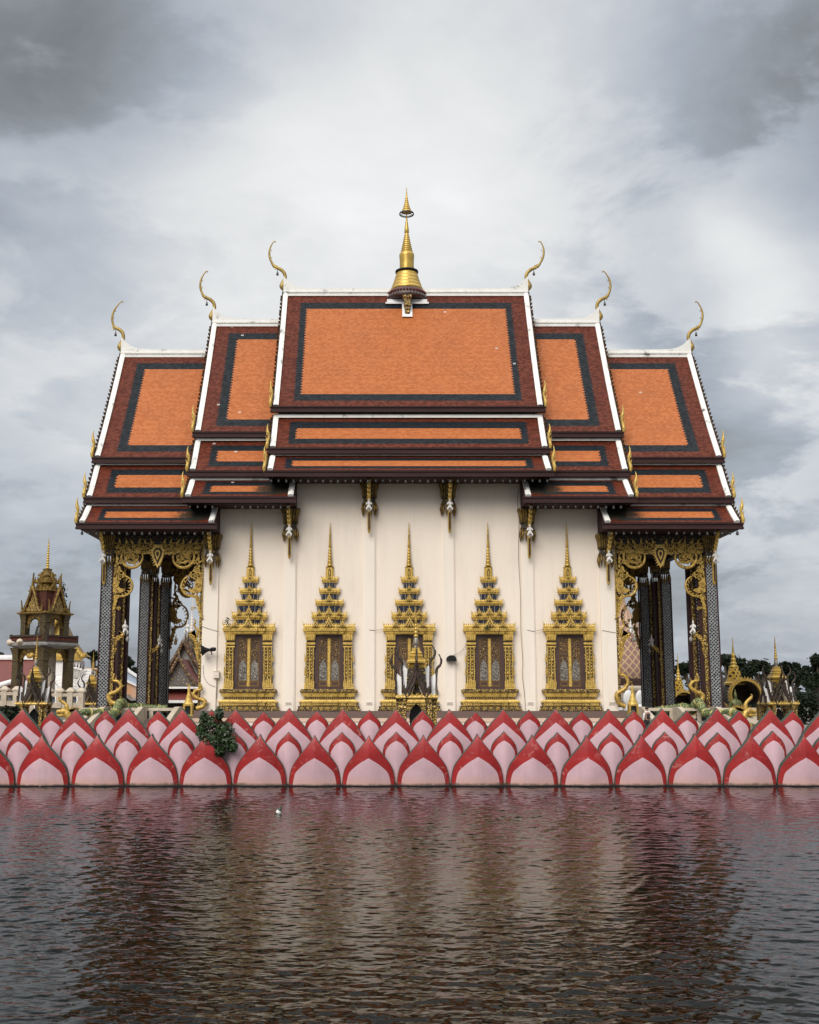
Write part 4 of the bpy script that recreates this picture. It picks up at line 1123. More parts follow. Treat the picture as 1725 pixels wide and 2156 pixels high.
# ------------------------------------------------------------------ roof spire
sx = AX(857, 620, YR)
sp = MB(); zr = H + SECT['c']['r']
z0 = AZ(621.5, YR - 1.2)
dz = lambda y: (690 - y)/86.3*1.0                       # measured up from the rim
prf = [(.9,-.02),(1.24,.0),(1.30,.10),(1.27,.28),(1.22,.33)]
rim = MB(); rim.lathe([(.0,-.05)] + prf + [(1.20,.52),(1.14,.58),(1.10,.62),(0,.62)], (sx, YR, z0), 28, 0); 
for k in range(36):
    a = 2*math.pi*k/36
    rim.lathe([(0,-.1),(.085,-.03),(.05,.06),(0,.11)], (sx+1.25*math.cos(a), YR+1.25*math.sin(a), z0+.42), 6, 1)
    rim.lathe([(0,-.05),(.06,0),(0,.06)], (sx+1.31*math.cos(a+.08), YR+1.31*math.sin(a+.08), z0+.18), 6, 2)
ZS = Matrix.Translation((0,0,z0)) @ Matrix.Diagonal((1,1,1.09,1)) @ Matrix.Translation((0,0,-z0)); rim.xf(ZS)
rim_o = rim.build('spire_rim', [M['frame'], M['red_tile_far'], M['stone']], T)
body = [(0,.60),(1.07,.62),(1.09,.70),(1.04,.84),(.97,.87),(.99,.95),(.94,1.08),(.88,1.11),(.90,1.18),(.85,1.31),(.80,1.34),(.82,1.41),(.77,1.54),(.73,1.57),(.745,1.64),(.71,1.75),(.66,1.80)]
sp.lathe(body, (sx, YR, z0), 28, 0)
sp.lathe([(.60,1.80),(.765,1.82),(.765,1.92),(.60,1.95)], (sx, YR, z0), 28, 1)
bell = [(.48,1.94),(.485,2.05),(.47,2.3),(.475,2.6),(.50,2.85),(.495,3.0),(.42,3.1),(.38,3.13)]
z = 3.14; r_ = .39
rings = []
while z < 4.25:
    rings += [(r_*.86,z),(r_,z+.04),(r_,z+.09),(r_*.86,z+.13)]; z += .145; r_ -= .032
sp.lathe(bell + rings + [(.11,4.34),(.16,4.40),(.14,4.65),(.07,5.15),(.045,5.4),(.06,5.45),(.03,5.5),(.03,5.75)], (sx, YR, z0), 24, 0)
sp.xf(ZS)
sp_o = sp.build('roof_spire', [M['gold_bright'], M['black']], T)
um = MB()
N = 28; zc = 5.60
um.tube([(sx+.47*math.cos(2*math.pi*k/N), YR+.47*math.sin(2*math.pi*k/N), z0+zc) for k in range(N+1)], .035, 6, 0)
um.tube([(sx+.47*math.cos(2*math.pi*k/N), YR+.47*math.sin(2*math.pi*k/N), z0+zc+.07) for k in range(N+1)], .02, 6, 0)
for k in range(5):
    a = 2*math.pi*k/5+.3; um.tube([(sx, YR, z0+zc+.15), (sx+.47*math.cos(a), YR+.47*math.sin(a), z0+zc)], .018, 5, 0)
z, r_ = 5.72, .36
pf = [(.30, 5.70)]
for k in range(7):
    pf += [(r_,z),(r_*1.02,z+.03),(r_*.82,z+.13),(r_*.74,z+.14)]; z += .145; r_ *= .80
pf += [(.05,z+.05),(.06,z+.1),(.035,z+.2),(.045,z+.26),(.02,z+.4),(.03,z+.46),(.01,z+.66)]
um.lathe(pf, (sx, YR, z0), 18, 1)
um.xf(ZS); um.build('tiered_umbrella', [M['bell'], M['gold_bright']], sp_o)
mo = MB()
mo.box(sx-1.32, sx+1.32, YR-.62, YR+.62, z0-.28, z0-.06); mo.box(sx-1.42, sx+1.42, YR-.70, YR+.70, z0-.40, z0-.28)
mo.build('spire_plinth', M['white_clean'], T)
br = MB(); yb = 70.9
zb2 = z0 - 1.75
br.loft([(-1,-1),(1,-1),(1,1),(-1,1)], [(.12,0),(.17,.12),(.13,.22),(.17,.3),(.17,.5),(.24,.58),(.19,.64),(.21,1.0),(.30,1.12),(.30,1.24)], (sx, YR-1.12, z0-1.28), 0)
br.build('spire_bracket', M['carved'], T)
br = MB()
br.prism([(sx-.34, z0-2.0), (sx+.34, z0-2.0), (sx+.34, z0-.75), (sx-.34, z0-.75)], 0, 0)
br = MB(); 
n_ = 4
zt_, zb_ = z0-.42, z0-1.50
def slope_y(z): 
    P = P1c
    for (ya, za), (yb_, zb__) in zip(P, P[1:]):
        if zb__ <= z <= za: return ya + (yb_-ya)*(za-z)/(za-zb__)
    return P[-1][0]
P1c = prof((YR, H + SECT['c']['r']), (66.9, H + 17.13), .22)
br.prism([(slope_y(zt_)-.12, zt_), (slope_y(zt_)+.3, zt_), (slope_y(zb_)+.3, zb_), (slope_y(zb_)-.12, zb_)], sx-.33, sx+.33, 0, axis='x')
br.build('bracket_slab', M['white_clean'], T)

# ------------------------------------------------------------------ bells under the eaves
bm_ = MB()
bm_.tube([(0,0,0),(0,0,-.07)], .012, 5); bm_.lathe([(0,-.27),(.075,-.27),(.085,-.25),(.07,-.17),(.055,-.10),(.02,-.07),(0,-.065)], (0,0,0), 10)
bm_.tube([(0,0,-.26),(0,0,-.31)], .015, 5)
bproto = bm_.build('eave_bell', M['bell']); used = False
rb = random.Random(4)
def bell_row(xs, z, y, where, grp):
    global used
    keep = [x for x in xs if rb.random() > .06]
    for i, x in enumerate(keep):
        o = bproto if not used else bproto.copy()
        if used: COL.objects.link(o)
        used = True
        o.location = (x, y, z); o.rotation_euler = (R(rb.uniform(-5,5)), R(rb.uniform(-5,5)), rb.uniform(0,6)); q = rb.uniform(.9, 1.12); o.scale = (q, q, q)
        tag(o, 'small dark bell, %s from the left in the row under the %s eave' % (ordinal(i+1), where), 'bell', grp)
bell_row([-7.9 + .4265*i for i in range(38)], ZC, 64.1, 'central', 'bells under the central eave')
for sg, nm in ((-1, 'left'), (1, 'right')):
    bell_row(sorted(sg*(6.9 + .43*i) for i in range(14)), ZM, 64.1, 'middle ' + nm, 'bells under the middle %s eave' % nm)
    bell_row(sorted(sg*(11.3 + .43*i) for i in range(18)), ZO, 64.1, nm + ' porch', 'bells under the %s porch eave' % nm)
# ------------------------------------------------------------------ things fixed to the front wall
sk = MB(); p = at(440, 1370, 65.6)
sk.lathe([(.30,0),(.31,.02),(.27,.06),(.16,.22),(.10,.36),(.07,.46),(.075,.50),(.06,.52)], (0,0,0), 18, 0)
sk.lathe([(.0,.18),(.05,.16),(.06,.06),(0,.03)], (0,0,0), 10, 1)
sk.lathe([(0,.50),(.11,.51),(.12,.70),(.09,.80),(0,.82)], (0,0,0), 12, 0)
sk.xf(Matrix.Translation(Vector((p.x-.36, 65.35, p.z))) @ Matrix.Rotation(R(84), 4, 'Y'))
hs = sk.build('horn_loudspeaker', [M['black'], M['bell']]); tag(hs, 'black horn loudspeaker on the cream wall beside the left porch', 'loudspeaker')
b_ = MB(); x0 = p.x+.12
b_.tube([(x0, 65.35, p.z-.05), (x0, 65.8, p.z-.05), (x0, 65.95, p.z-.3), (x0-.02, 65.95, AZ(1462, 65.9))], .028, 6)
b_.build('mounting_pipe', M['wire'], hs)
j = MB(); p = at(456, 1421, 65.9); j.box(p.x-.16, p.x+.16, 65.72, 65.93, p.z-.17, p.z+.19); j.box(p.x-.18, p.x+.18, 65.70, 65.94, p.z+.19, p.z+.22); j.box(p.x-.05, p.x+.05, 65.70, 65.72, p.z-.05, p.z+.03)
o = j.build('junction_box', M['plinth']); tag(o, 'small cream electrical box on the wall under the horn loudspeaker', 'electrical box')
f = MB()
for du in (-3, 3): f.tube(crm([at(456+du, 1430, 65.9), at(454+du, 1455, 65.9), at(451+du, 1480, 65.93), at(450+du, 1496, 65.95)]), .014, 5)
o = f.build('conduit', M['wire']); tag(o, 'pair of thin grey conduits running down from the cream electrical box', 'conduit')
lm = MB(); p = at(950.5, 1385, 65.85)
pr = [(.29*math.cos(a), .24*math.sin(a)) for a in [math.pi*i/12 for i in range(13)]]
lm.prism([(p.x+a, p.z-.10+b) for a, b in pr], 65.55, 65.93, 0); lm.box(p.x-.29, p.x+.29, 65.5, 65.93, p.z-.18, p.z-.10)
lm.box(p.x-.2, p.x+.2, 65.56, 65.85, p.z-.19, p.z-.18)
o = lm.build('wall_lamp', M['black']); tag(o, 'black half-round flood lamp on the cream wall between two gilded windows', 'lamp')
def wire(pts, label, r=.011, Y=65.86):
    f = MB(); f.tube(crm([at(u, v, Y) for u, v in pts], 5), r, 5)
    o = f.build('cable', M['wire']); tag(o, label, 'cable')
wire([(1099,1000),(1090,1050),(1093,1100),(1092,1170),(1096,1250),(1097,1330),(1101,1390),(1100,1420),(1105,1465),(1107,1495)], 'long thin cable hanging down the wall from the right middle eave', .014)
wire([(778,1326),(790,1327),(806,1325)], 'short thin wire reaching the crown of the middle gilded window')
wire([(1110,1326),(1125,1329),(1146,1324)], 'thin wire slung to the left end of the rightmost window crown')
wire([(1268,1327),(1283,1330),(1297,1332)], 'thin wire on the wall right of the rightmost gilded window')
wire([(955,1380),(975,1368),(984,1345),(987,1328)], 'thin wire climbing from the black wall lamp to a window crown')
wire([(424,1318),(440,1324),(462,1330)], 'thin wire running from the left porch to the leftmost window crown')
wire([(428,1400),(430,1425),(440,1440),(453,1446)], 'loose wire looping below the horn loudspeaker to its conduits')
# self-sown plants on the window ledge
pl = MB(); cs = []
for u, v in ((478,1303),(474,1310),(480,1316),(484,1308)): cs.append((at(u, v, 65.3), (.12,.1,.12)))
leaves(pl, cs, 40, .13); pl.tube([at(486,1325,65.4), at(480,1312,65.3), at(477,1300,65.3)], .012, 5)
o = pl.build('wild_plant', M['leaf']); tag(o, 'small wild plant rooted on the left end of the leftmost window crown', 'plant')
pl = MB(); leaves(pl, [(at(1025,1322,65.2), (.16,.08,.12))], 34, .11); o = pl.build('wild_plant', M['leaf']); tag(o, 'tiny weed growing on the crown of the fourth window from the left', 'plant')

# ------------------------------------------------------------------ boundary-stone shrines
M['horn_dark'] = plain('dark_brown_carving', (.060,.036,.022), (.028,.018,.013), 6, .5, .1, .4, 18)
def make_shrine():
    t = empty('boundary_shrine', (0,0,0))
    sq = [(-1,-1),(1,-1),(1,1),(-1,1)]
    E = 2.07
    b = MB()
    b.loft(sq, [(1.15,0),(1.15,.18),(1.05,.22),(1.08,.36),(.95,.42),(.95,.55)], (0,0,0)); b.build('base', M['cream'], t)
    for sx_ in (-1, 1):
        for sy_ in (-1, 1):
            for k, (dx, dy) in enumerate(((.62,.62),(.86,.62),(.62,.86))):
                c = MB(); w = .14 if k == 0 else .10
                c.loft(sq, [(w*1.3,.55),(w*1.3,.65),(w,.7),(w*.9,E-.45),(w*1.3,E-.42),(w*.9,E-.32),(w*1.1,E-.12),(w*1.5,E)], (sx_*dx, sy_*dy, 0), 0)
                c.build('column', M['carved'], t)
    a = MB(); a.loft(sq, [(.95,E),(1.02,E+.06),(1.0,E+.14),(.9,E+.18)], (0,0,0)); 
    for k in range(9):
        for s in (-1, 1): a.prism([(-.9+.225*k+q[0], E+.12+q[1]) for q in flame2d(.18,.04,.1)], s*1.0-.03, s*1.0+.03)
    a.build('cornice', M['gold'], t)
    # stone under the roof
    st_ = MB(); st_.prism([(-.28,.55),(.28,.55),(.34,1.2),(.26,1.55),(0,1.85),(-.26,1.55),(-.34,1.2)], -.09, .09); st_.build('boundary_stone', M['black'], t)
    core = MB(); core.loft(sq, [(.50,E+.15),(.46,E+.9),(.42,E+1.45)], (0,0,0)); core.build('roof_core', M['carved_dark'], t)
    for k in range(4):
        rot = Matrix.Rotation(math.pi/2*k, 4, 'Z')
        for tier, (y0, half, zr_, zlo, out) in enumerate(((.62,.50,1.56,.30,0),(.92,.42,1.16,.06,1))):
            # slopes of one gabled arm, facing -y before the turn
            w = MB(); yi = .2
            for s in (-1, 1):
                top = [(0, yi, E+zr_-.25), (0, y0-.15, E+zr_-.1), (0, y0+.06, E+zr_+.12)]
                mid = [(s*half*.42, yi, E+zr_-.75), (s*half*.42, y0-.15, E+zr_-.72), (s*half*.42, y0+.02, E+zr_-.62)]
                bot = [(s*half, yi, E+zlo), (s*half, y0-.15, E+zlo), (s*half*1.0, y0-.02, E+zlo+.02)]
                th_ = .05
                rows = [[(x, -y, z) for x, y, z in r] for r in (top, mid, bot)]
                w.grid(rows, 0, True)
                w.grid([[(x - s*.0, y, z-.09) for x, y, z in r] for r in rows], 0, True)
            w.xf(rot); o = w.build('gable_roof', M['white_clean'], t)
            d = MB()
            for s in (-1, 1):
                pts = crm([(0, -y0-.08, E+zr_+.1), (s*half*.28, -y0-.06, E+zr_-.42), (s*half*.62, -y0-.05, E+zlo+.45), (s*half*1.02, -y0-.05, E+zlo), (s*half*1.2, -y0-.06, E+zlo+.08)], 5)
                d.tube(pts, .075, 5, 0, (1,.7,1))
                for q in range(2, len(pts)-3, 2):
                    p = pts[q]; d.prism([(p.x + s*(.05+a_), p.z + b2) for a_, b2 in flame2d(.24, .05, s*.25)], p.y-.03, p.y+.03)
                p = pts[-2]; d.prism([(p.x + s*(.02+a_), p.z + b2) for a_, b2 in flame2d(.46, .05, s*.15)], p.y-.04, p.y+.04)
            d.tube(crm([(0,-y0-.06,E+zr_),(0,-y0-.10,E+zr_+.28),(0,-y0-.26,E+zr_+.46),(0,-y0-.31,E+zr_+.68),(0,-y0-.22,E+zr_+.92),(0,-y0-.16,E+zr_+.98)],4), [.07]*8+[.055]*6+[.03]*5+[.015]*2, 6)
            d.xf(rot); d.build('verge_board', M['horn_dark'], o)
            if tier == 0:
                g = MB(); g.prism([(-.11, E+.72), (.11, E+.72), (.05, E+.86), (0, E+1.02), (-.05, E+.86)], -y0-.06, -y0-.0); g.xf(rot); g.build('gable_jewel', M['gold_bright'], o)
    s = MB()
    s.loft(sq, [(.30,E+1.42),(.36,E+1.46),(.40,E+1.58),(.30,E+1.66),(.46,E+1.70),(.46,E+1.80),(.40,E+1.86),(.40,E+1.92),(.30,E+1.96),(.32,E+2.02),(.32,E+2.07),(.25,E+2.12),(.27,E+2.18),(.26,E+2.24),(.20,E+2.28),(.19,E+2.42),(.20,E+2.46)], (0,0,0), 0)
    s.build('spire_base', M['gold_bright'], t)
    s2 = MB(); s2.lathe([(.16,E+2.44),(.10,E+2.50),(.10,E+2.56),(.15,E+2.60),(.125,E+2.72),(.115,E+2.86),(.09,E+2.94),(0,E+2.95)], (0,0,0), 12); s2.build('spire_bulb', M['silver_pale'], t)
    s3 = MB(); pr_ = []; z = E+2.93; r_ = .12
    for k in range(4): pr_ += [(r_*.6,z),(r_,z+.05),(r_*.95,z+.11),(r_*.55,z+.16)]; z += .17; r_ *= .84
    pr_ += [(.04,z),(.06,z+.04),(.055,z+.2),(.025,z+.5),(.035,z+.53),(.012,z+.8),(0,z+.86)]
    s3.lathe(pr_, (0,0,0), 10); s3.build('spire', M['gold_bright'], t)
    return t
shr = make_shrine()
SHR = [(876.5, 55.9, 'gold and white spirit shrine with dark horned gables in front of the middle window', 0),
       (74, 75.0, 'gold and white horned shrine in front of the bell tower', 4),
       (194.5, 97.0, 'distant horned shrine just left of the left porch columns', -3),
       (1637, 75.0, 'gold and white horned shrine against dark trees at the far right', 3)]
for i, (u, Y, lab, rz) in enumerate(SHR):
    o = shr if i == 0 else copy_tree(shr)
    o.location = (AX(u, 1450, Y), Y, 1.6 if i == 0 else AZ(1484, Y) - 2.07); o.rotation_euler = (0, 0, R(rz))
    tag(o, lab, 'shrine', 'boundary shrines round the temple')

# ------------------------------------------------------------------ naga serpents, lantern posts, stairs
M['naga'] = carved('green_scaled_paint', (.40,.40,.16), (.06,.10,.04), 7, metal=.1, thr=.4, rough=.4, bump=.5)
M['naga_belly'] = plain('yellow_belly_paint', (.52,.46,.17), (.36,.30,.09), 5, .4, .15, .3, 20)
def naga(pts, Y, rad, head, crest, label, tailtop=None):
    P = [at(u, v, Y - dy) for u, v, dy in pts]
    t = empty('naga_serpent', P[0]); tag(t, label, 'naga statue', 'nagas along the porch stairs')
    body = MB(); C_ = crm(P, 7); n = len(C_)
    body.tube(C_, [rad*(.55+.45*math.sin(math.pi*min(1, .25+.75*i/n))) for i in range(n)], 10, 0)
    for i in range(4, n-3, 9):
        d_ = (C_[i+1]-C_[i-1]).normalized()*.03
        body.tube([C_[i]-d_, C_[i]+d_], rad*1.05, 10, 1)
    o = body.build('body', [M['naga'], M['naga_belly']], t)
    hd = MB(); hp = at(head[0], head[1], Y - head[2]); s = head[3]
    hd.tube(crm([hp+Vector((-s*.2,0,-.35)), hp, hp+Vector((s*.28,-.05,.05)), hp+Vector((s*.5,-.08,.0))], 4), [.2]*4+[.19]*4+[.12]*4+[.07], 8, 0)
    hd.tube(crm([hp+Vector((s*.0,0,-.12)), hp+Vector((s*.25,-.05,-.15)), hp+Vector((s*.48,-.08,-.16))], 4), [.11]*5+[.07]*4, 7, 0)
    cp = at(crest[0], crest[1], Y - head[2])
    hd.tube(crm([hp+Vector((-s*.05,0,.1)), (hp+cp)/2+Vector((-s*.14,0,0)), cp+Vector((s*.05,0,-.12)), cp], 5), [.12]*5+[.09]*5+[.05]*5+[.02], 7, 0)
    for k in range(7): leaf(hd, hp.x-s*(.1+.05*k), hp.z-.05+.03*k, s*(.3+.16*k), .42, .07, hp.y, 0, .2)
    hd.build('head', M['gold_relief'], t)
    return t
naga([(352,1492,0),(320,1492,0),(290,1489,.5),(267,1489,1.0),(256,1478,1.4),(247,1490,2),(240,1503,2.4),(226,1506,2.8),(215,1500,3.2),(200,1502,3.8),(180,1499,4.4),(160,1505,5),(150,1512,5.4)], 66.5, .25, (140,1500,5.6,-1), (127,1467), 'green and gold naga serpent winding left from the left porch')
naga([(1380,1496,0),(1410,1493,0),(1441,1489,.5),(1456,1496,.9),(1464,1484,1.4),(1472,1478,1.6),(1478,1490,2.0),(1486,1501,2.4),(1498,1503,2.8),(1514,1508,3.4),(1530,1500,4),(1546,1500,4.6),(1560,1510,5.2)], 66.5, .25, (1572,1499,5.6,1), (1581,1462), 'green and gold naga serpent winding right from the right porch')
def hook(u, v0, v1, Y, s, label):
    """gilded S-shaped naga tail at the foot of a column"""
    a = at(u, v1, Y); b = at(u, v0, Y); h = b.z - a.z; m_ = MB()
    P = crm([(a.x - s*.1, Y, a.z), (a.x + s*.30, Y, a.z+h*.10), (a.x + s*.38, Y, a.z+h*.30), (a.x - s*.05, Y, a.z+h*.42), (a.x - s*.28, Y, a.z+h*.58), (a.x - s*.10, Y, a.z+h*.74), (a.x + s*.18, Y, a.z+h*.78), (a.x + s*.12, Y, a.z+h*1.0)], 5)
    n = len(P); m_.tube(P, [.115*(1-.75*(i/n)**1.5)+.02 for i in range(n)], 8, 0, (1,.8,1))
    for k in range(6):
        p = P[int(n*(.2+.11*k))]; leaf(m_, p.x, p.z, s*(.9-.5*(k % 3)), .3, .05, Y, 0, .2)
    o = m_.build('naga_tail_ornament', M['gold_relief']); tag(o, label, 'ornament', 'gilded naga tails at the porch columns')
hook(243, 1418, 1483, 64.9, -1, 'gilded S-shaped naga tail at the foot of the left porch corner column')
hook(417, 1440, 1492, 65.6, 1, 'gilded curled naga tail beside the wall corner in the left porch')
hook(1466, 1418, 1482, 64.9, 1, 'gilded S-shaped naga tail at the foot of the right porch corner column')
hook(1314, 1400, 1488, 65.6, -1, 'gilded curled naga tail beside the wall corner in the right porch')
def lantern(u, Y, label):
    p = at(u, 1495, Y); t = empty('lantern_post', (p.x, Y, 1.6)); tag(t, label, 'lantern', 'gilded lantern posts by the porches')
    sq = [(-1,-1),(1,-1),(1,1),(-1,1)]; zt = p.z
    b = MB(); b.loft(sq, [(.30,1.6),(.30,1.72),(.2,1.78),(.13,2.0),(.12,zt-.55),(.2,zt-.45),(.16,zt-.38),(.26,zt-.30),(.26,zt-.24)], (p.x,Y,0)); b.build('post', M['naga_belly'], t)
    b = MB()
    for sx_ in (-1,1):
        for sy_ in (-1,1): b.box(p.x+sx_*.2-.05, p.x+sx_*.2+.05, Y+sy_*.2-.05, Y+sy_*.2+.05, zt-.24, zt+.22)
    b.box(p.x-.25,p.x+.25,Y-.25,Y+.25,zt+.22,zt+.30); b.build('lantern_frame', M['gold_bright'], t)
    b = MB(); b.box(p.x-.17,p.x+.17,Y-.17,Y+.17,zt-.235,zt+.215); b.build('lantern_pane', M['black'], t)
    b = MB(); b.lathe([(.30,zt+.30),(.28,zt+.38),(.20,zt+.46),(.22,zt+.52),(.14,zt+.62),(.15,zt+.68),(.09,zt+.85),(.07,zt+1.0),(.08,zt+1.05),(.03,zt+1.3),(0,zt+1.45)], (p.x,Y,0), 10); b.build('lantern_roof', M['gold'], t)
lantern(1333, 62.5, 'gilded lantern post near the right porch with a dark square opening'); lantern(397, 62.5, 'gilded lantern post near the left porch with a dark square opening')
def stairs(sg, label):
    t = empty('porch_stairs', (sg*15, 64, 1.6)); tag(t, label, 'stairs')
    for k, x in enumerate((12.9, 14.9, 17.0)):
        w = MB(); q = sg*x
        w.prism([(65.1,1.6),(65.1,FL+.25),(63.9,FL+.25),(60.6,2.35),(60.2,2.35),(60.2,1.6)], q-.14, q+.14, 0, axis='x')
        w.build('side_wall', M['cream'], t)
    w = MB()
    for k in range(6): w.box(sg*13.05, sg*16.85, 60.9+.7*k, 65.1, 1.6, 1.75+.13*k)
    w.build('steps', M['stone'], t)
    w = MB(); a = sorted((sg*12.95, sg*19.4)); zt = FL + .12
    w.box(a[0], a[1], 65.0, 65.16, zt-.10, zt+.06)
    x = a[0]+.1
    while x < a[1]: w.box(x, x+.22, 65.02, 65.14, 1.6, zt-.10); x += 1.55
    # sloping brace-like side rail
    w.prism([(sg*17.2, FL-.1), (sg*17.2, FL+.15), (sg*19.9, FL-.65), (sg*19.9, FL-.9)], 64.6, 64.85)
    w.build('railing', M['cream'], t)
stairs(-1, 'cream stairs with low side walls in front of the left porch'); stairs(1, 'cream stairs with low side walls in front of the right porch')

# ------------------------------------------------------------------ the visitor
def person(u, vtop, Y, label):
    p = at(u, vtop, Y); h = p.z - 1.6; k = h/1.72
    t = empty('person', (p.x, Y, 1.6)); tag(t, label, 'person')
    M['skin'] = plain('skin', (.36,.20,.13), (.30,.16,.10), 4, .55)
    M['vest'] = plain('black_vest_cloth', (.014,.014,.016), (.02,.02,.022), 6, .8)
    M['shirt'] = plain('white_shirt_cloth', (.72,.72,.73), (.6,.6,.62), 5, .8)
    M['trouser'] = plain('dark_trouser_cloth', (.03,.032,.04), (.02,.02,.026), 5, .85)
    M['hair'] = plain('black_hair', (.012,.01,.009), (.02,.017,.015), 14, .5)
    V = [(0,0,.95),(0,.01,1.15),(0,0,1.36),(0,0,1.46),(0,-.01,1.55),(0,-.015,1.66), (-.17,0,1.38),(-.25,.02,1.13),(-.24,-.05,.90),(-.24,-.07,.80), (.17,0,1.38),(.25,.02,1.13),(.24,-.05,.90),(.24,-.07,.80), (-.095,0,.88),(-.11,-.01,.50),(-.12,.03,.08),(-.13,-.10,.03), (.095,0,.88),(.11,-.01,.50),(.12,.03,.08),(.13,-.10,.03)]
    E_ = [(0,1),(1,2),(2,3),(3,4),(4,5),(2,6),(6,7),(7,8),(8,9),(2,10),(10,11),(11,12),(12,13),(0,14),(14,15),(15,16),(16,17),(0,18),(18,19),(19,20),(20,21)]
    r = [.135,.125,.135,.055,.088,.07,.06,.045,.033,.035,.06,.045,.033,.035,.085,.058,.042,.035,.085,.058,.042,.035]
    def mk(name, idx, grow, mat):
        mp = {q: i for i, q in enumerate(idx)}
        vs = [tuple(c*k for c in V[q]) for q in idx]
        es = [(mp[a], mp[b]) for a, b in E_ if a in mp and b in mp]
        me = skin(name, vs, es, [(r[q]*1.0+grow)*k for q in idx], mat, 1)
        o = bpy.data.objects.new(name, me); COL.objects.link(o); o.parent = t; return o
    mk('body', list(range(22)), 0, M['skin'])
    mk('shirt', [2,6,7,8,10,11,12,3], .014, M['shirt'])
    mk('vest', [0,1,2], .03, M['vest'])
    mk('trousers', [0,14,15,16,18,19,20], .016, M['trouser'])
    hm = MB(); hm.lathe([(0,.115),(.05,.108),(.085,.07),(.098,.02),(.096,-.04),(.08,-.075),(0,-.08)], (0,0,0), 12); hm.xf(Matrix.Translation(wloc(t) + Vector((0,.0-.028,1.615))*k) @ Matrix.Scale(k, 4)); hm.build('hair', M['hair'], t)
    fe = MB()
    for s in (-1, 1):
        for q in range(5):
            x0 = s*.24*k; fe.tube([wloc(t)+Vector((x0, (-.07-.018*(q-2))*k, .79*k)), wloc(t)+Vector((x0, (-.075-.022*(q-2))*k, (.75 if q else .77)*k)), wloc(t)+Vector((x0-s*.01, (-.085-.02*(q-2))*k, (.71+.012*abs(q-2))*k))], .009*k, 5)
    fe.build('fingers', M['skin'], t)
    t.rotation_euler = (0, 0, R(200))
person(1362.5, 1487, 62.0, 'person seen from behind in a black vest over a white shirt near the right porch')

